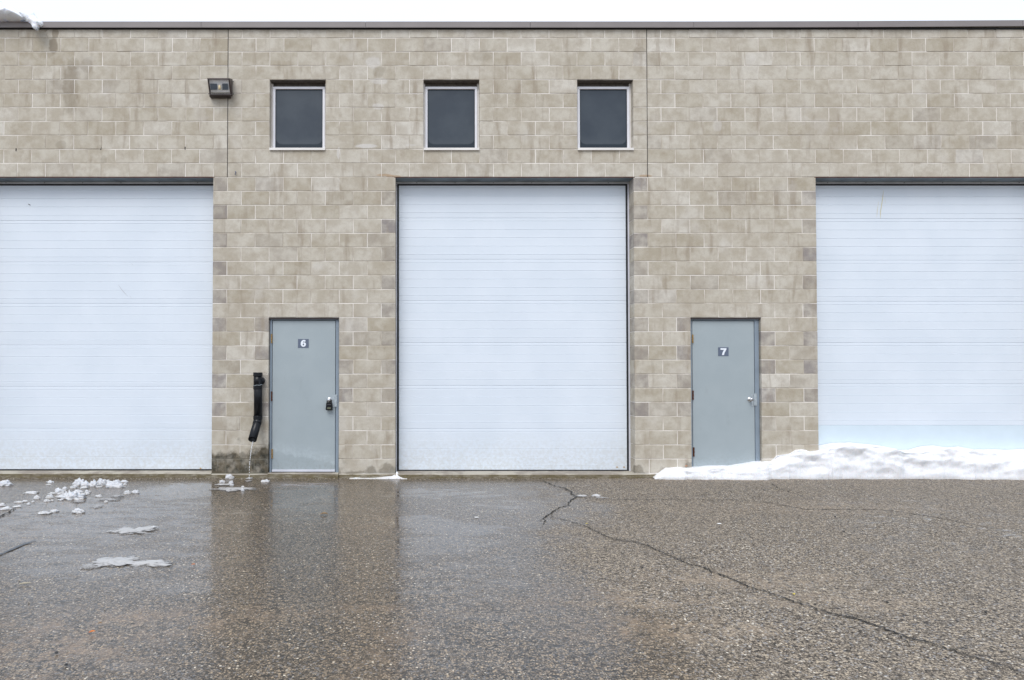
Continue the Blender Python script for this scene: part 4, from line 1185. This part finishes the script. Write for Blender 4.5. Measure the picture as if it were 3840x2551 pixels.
for i, (b, kd, fl, lb) in enumerate([
    ((1215,180,320,74), 'oldsnow', True, 'long low snow patch lying alone in the bluish wet area'),
    ((1410,158,66,24), 'snow', False, 'small snow crumb right of the long low patch'),
    ((1015,470,330,84), 'oldsnow', True, 'left of the two front snow patches on the asphalt'),
    ((1360,487,370,58), 'oldsnow', True, 'right of the two front snow patches on the asphalt'),
    ((800,522,150,40), 'slush', True, 'grey slush tail left of the front snow patches')]):
    lump(*c5(*b), kd, seed=140+i*3.1, spiky=.1, label=lb, group=GF, flat=fl, name='snow_lump' if kd != 'slush' else 'slush_patch')
lump(2183, 1860, 36, 6, 'oldsnow', 160, label='small flat snow sliver beside the crack before the middle overhead door', flat=True)
lump(2237, 1857, 26, 9, 'oldsnow', 161, label='tiny snow crumb right of the sliver before the middle overhead door')
lump(2257, 1867, 34, 4, 'slush', 162, label='thin slush streak right of the crack before the middle overhead door', flat=True, name='slush_patch')
# wedge of snow at the foot of the middle door's left jamb
def wedge():
    vs, fs = [], []
    nx, ny = 60, 12
    top = [(1310,1795),(1335,1791),(1365,1794),(1395,1794),(1430,1790),(1470,1786),(1482,1780),(1488,1768),(1494,1778),(1502,1785),(1510,1790),(1528,1797)]
    def lerp(t, x):
        for (a, b), (c, d_) in zip(t[:-1], t[1:]):
            if x <= c: return b + (d_-b)*(x-a)/(c-a)
        return t[-1][1]
    for i in range(nx+1):
        px = 1311 + 216*i/nx; x = W(px, 1790, -.03).x; h = max(.0, W(px, lerp(top, px), -.03).z)
        for j in range(ny+1):
            t = j/ny; y = -.085 + .1*t
            vs.append((x, y + .006*fbm(x*20, 3), h*min(1, (1-(1-t)**2)*1.1)*(1+.25*fbm(x*25, t*3)) - .004*(j == 0)))
    n = ny+1
    for i in range(nx):
        for j in range(ny): a = i*n+j; fs.append((a, a+n, a+n+1, a+1))
    me = bpy.data.meshes.new('snow_wedge'); me.from_pydata(vs, [], fs); me.materials.append(M['snow'])
    for p in me.polygons: p.use_smooth = True
    tag(link(bpy.data.objects.new('snow_wedge', me)), 'small wedge of snow at the left foot of the middle overhead door', 'snow')
wedge()

# snow curling over the roof edge, top left
def pillow(poly, nxx, nzz, thick, y0, lean, seed, amp=.012):
    """a slab of snow with its own thickness: outline poly in photo pixels near the parapet"""
    pts = [W(a, b, y0) for a, b in poly]; Q = [(p_.x, p_.z) for p_ in pts]; n = len(Q)
    def inside(x, z):
        c = False
        for i in range(n):
            (x1, z1), (x2, z2) = Q[i], Q[(i+1) % n]
            if (z1 > z) != (z2 > z) and x < (x2-x1)*(z-z1)/(z2-z1)+x1: c = not c
        return c
    def near(x, z):
        best = None
        for i in range(n):
            (x1, z1), (x2, z2) = Q[i], Q[(i+1) % n]
            dx, dz = x2-x1, z2-z1; t = max(0, min(1, ((x-x1)*dx+(z-z1)*dz)/(dx*dx+dz*dz+1e-12)))
            a, b = x1+dx*t, z1+dz*t; d_ = math.hypot(x-a, z-b)
            if best is None or d_ < best[0]: best = (d_, a, b)
        return best
    x0, x1 = min(q[0] for q in Q), max(q[0] for q in Q); z0, z1 = min(q[1] for q in Q), max(q[1] for q in Q)
    V, cells = {}, []
    def vert(i, j):
        if (i, j) in V: return V[i, j]
        x = x0+(x1-x0)*i/nxx; z = z0+(z1-z0)*j/nzz
        d_, a, b = near(x, z)
        if not inside(x, z): x, z, d_ = a, b, 0
        V[i, j] = (x, z, d_); return V[i, j]
    for i in range(nxx):
        for j in range(nzz):
            cx, cz_ = x0+(x1-x0)*(i+.5)/nxx, z0+(z1-z0)*(j+.5)/nzz
            if inside(cx, cz_): cells.append((i, j))
    ids, vs, fs = {}, [], []
    def vid(i, j, side):
        k = (i, j, side)
        if k not in ids:
            x, z, d_ = vert(i, j); t = thick*min(1, (d_/.07))**.5
            yy = y0 + lean*(z-z0) + side*t*.5 + (amp*fbm(x*9, z*9, seed+side)*2 if d_ > 0 else 0)
            ids[k] = len(vs); vs.append((x, yy, z))
        return ids[k]
    for i, j in cells:
        for side in (-1, 1):
            f_ = [vid(i, j, side), vid(i+1, j, side), vid(i+1, j+1, side), vid(i, j+1, side)]
            fs.append(tuple(f_ if side < 0 else reversed(f_)))
    mb_ = MB(); mb_.add(vs, fs); return mb_
def roof_snow():
    a = pillow([(-420,84),(-420,50),(-300,44),(-180,52),(-60,46),(0,46),(20,41),(40,34),(52,33),(62,40),(78,50),(90,62),(98,74),(96,80),(60,79),(20,78),(-40,82)], 110, 22, .30, -.06, 0, 3, .035)
    b = pillow([(50,36),(66,29),(84,27),(98,30),(112,36),(120,48),(130,60),(142,70),(154,78),(155,86),(152,93),(147,96),(143,93),(141,104),(136,113),(128,109),(120,104),(114,92),(108,84),(98,77),(92,70),(82,58),(66,46)], 44, 36, .13, -.17, .30, 8, .02)
    a.add(b.v, b.f)
    bm = bmesh.new(); me = bpy.data.meshes.new('roof_snow'); me.from_pydata(a.v, [], a.f); bm.from_mesh(me)
    bmesh.ops.remove_doubles(bm, verts=bm.verts, dist=.0008); bmesh.ops.recalc_face_normals(bm, faces=bm.faces)
    bm.to_mesh(me); bm.free(); me.materials.append(M['roofsnow'])
    for p in me.polygons: p.use_smooth = True
    o = link(bpy.data.objects.new('roof_snow', me))
    tag(o, 'slab of melting snow curling over the roof edge at the top left', 'snow')
roof_snow()

# ------------------------------------------------------------------ litter and leaves
def leaf(px, py, L_, m, label, ang=0, on=0.004, y=None, cat='leaf', name='fallen_leaf'):
    g = G(px, py) if y is None else W(px, py, y)
    vs, fs = [], []; n = 8
    for i in range(n+1):
        t = i/n; w_ = L_*.28*sin(pi*t)**.8
        for s_ in (-1, 0, 1): vs.append(((t-.5)*L_, s_*w_, .004 + abs(s_)*w_*.35 + .01*sin(t*3)*L_/.05*.3))
    for i in range(n):
        for j in range(2): a = i*3+j; fs.append((a, a+3, a+4, a+1))
    me = bpy.data.meshes.new(name); me.from_pydata(vs, [], fs); me.materials.append(m)
    o = link(bpy.data.objects.new(name, me)); o.location = (g.x, g.y, g.z+on); o.rotation_euler = (0, 0, ang)
    sd = o.modifiers.new('t', 'SOLIDIFY'); sd.thickness = .0012
    return tag(o, label, cat)
leaf(1215, 1931, .085, M['leafb'], 'curled brown leaf on the wet asphalt in front of the door numbered 6', .1)
leaf(345, 2375, .035, M['leafo'], 'small orange leaf fragment on the asphalt at the lower left', .6)
leaf(725, 2121, .03, M['leafo'], 'small orange leaf bit in the wet area right of the front snow patches', .3)
leaf(2201, 1967, .028, M['leafy'], 'tiny yellow leaf beside the start of the long crack', .2)
leaf(2575, 1752, .05, M['leafo'], 'orange leaf lying on the snow at the left foot of the door numbered 7', .3, on=.008, y=-.06)
leaf(2977, 2232, .028, M['leafy'], 'small yellow leaf speck just above the long crack', 1.2)
leaf(375, 2342, .022, M['leafb'], 'small brown leaf speck above the orange leaf fragment', .4)
g = G(95, 2192); tw = MB().tube([(g.x-.035, g.y-.01, .008), (g.x, g.y, .010), (g.x+.03, g.y+.012, .008)], [.004, .005, .003], 6).build('twig', M['twig'], None)
tag(tw, 'short pale twig on the asphalt near the left edge', 'twig')
for px, py, lb in ((3132, 1939, 'dark pebble on the asphalt in front of the right overhead door, higher of two'), (3166, 1995, 'dark pebble on the asphalt in front of the right overhead door, lower of two'), (212, 2450, 'dark pebble on the asphalt at the lower left, left of two'),
                   (248, 2495, 'dark pebble on the asphalt at the lower left, right of two'), (3696, 2297, 'dark pebble on the dry asphalt near the right edge'), (3328, 2260, 'dark pebble above the right part of the long crack'), (2409, 2130, 'dark pebble on the dry asphalt below the long crack')):
    g = G(px, py); bm = bmesh.new(); bmesh.ops.create_icosphere(bm, subdivisions=2, radius=.009)
    for v in bm.verts: v.co *= 1 + .35*noise.noise(v.co*90 + Vector((px, py, 0))); v.co.z *= .6
    me = bpy.data.meshes.new('pebble'); bm.to_mesh(me); bm.free(); me.materials.append(M['pebb'])
    o = link(bpy.data.objects.new('pebble', me)); o.location = (g.x, g.y, .004); tag(o, lb, 'pebble', 'dark pebbles loose on the asphalt')
for px, py, lb in ((2697, 1966, 'small white scrap lying on the dry asphalt before the door numbered 7'), (1787, 1942, 'small white crumb at the end of the puddle before the middle overhead door')):
    g = G(px, py); o = MB().cbox(-.018, .018, -.010, .010, 0, .006, .002).build('paper_scrap', M['paper'], None); o.location = (g.x, g.y, .002); o.rotation_euler = (0, 0, .2); tag(o, lb, 'litter')
# moss tufts in the joint between wall and yard
rt = random.Random(9)
def tuft(px, py, label, n=40, w_=.09):
    g = W(px, py, -.03); mb_ = MB()
    for i in range(n):
        x = g.x + rt.gauss(0, w_*.5); y = g.y - abs(rt.gauss(0, .012)); h = rt.uniform(.012, .035); dx, dy = rt.gauss(0, .012), -abs(rt.gauss(0, .01))
        mb_.add([(x-.002, y, 0), (x+.002, y, 0), (x+dx, y+dy, h)], [(0, 1, 2)])
    o = mb_.build('moss_tuft', M['grass'], None); tag(o, label, 'moss')
tuft(1508, 1790, 'yellow-green moss tuft beside the snow wedge at the middle overhead door', 60, .08)
tuft(2385, 1775, 'moss and dead grass in the corner right of the middle overhead door', 70, .10)
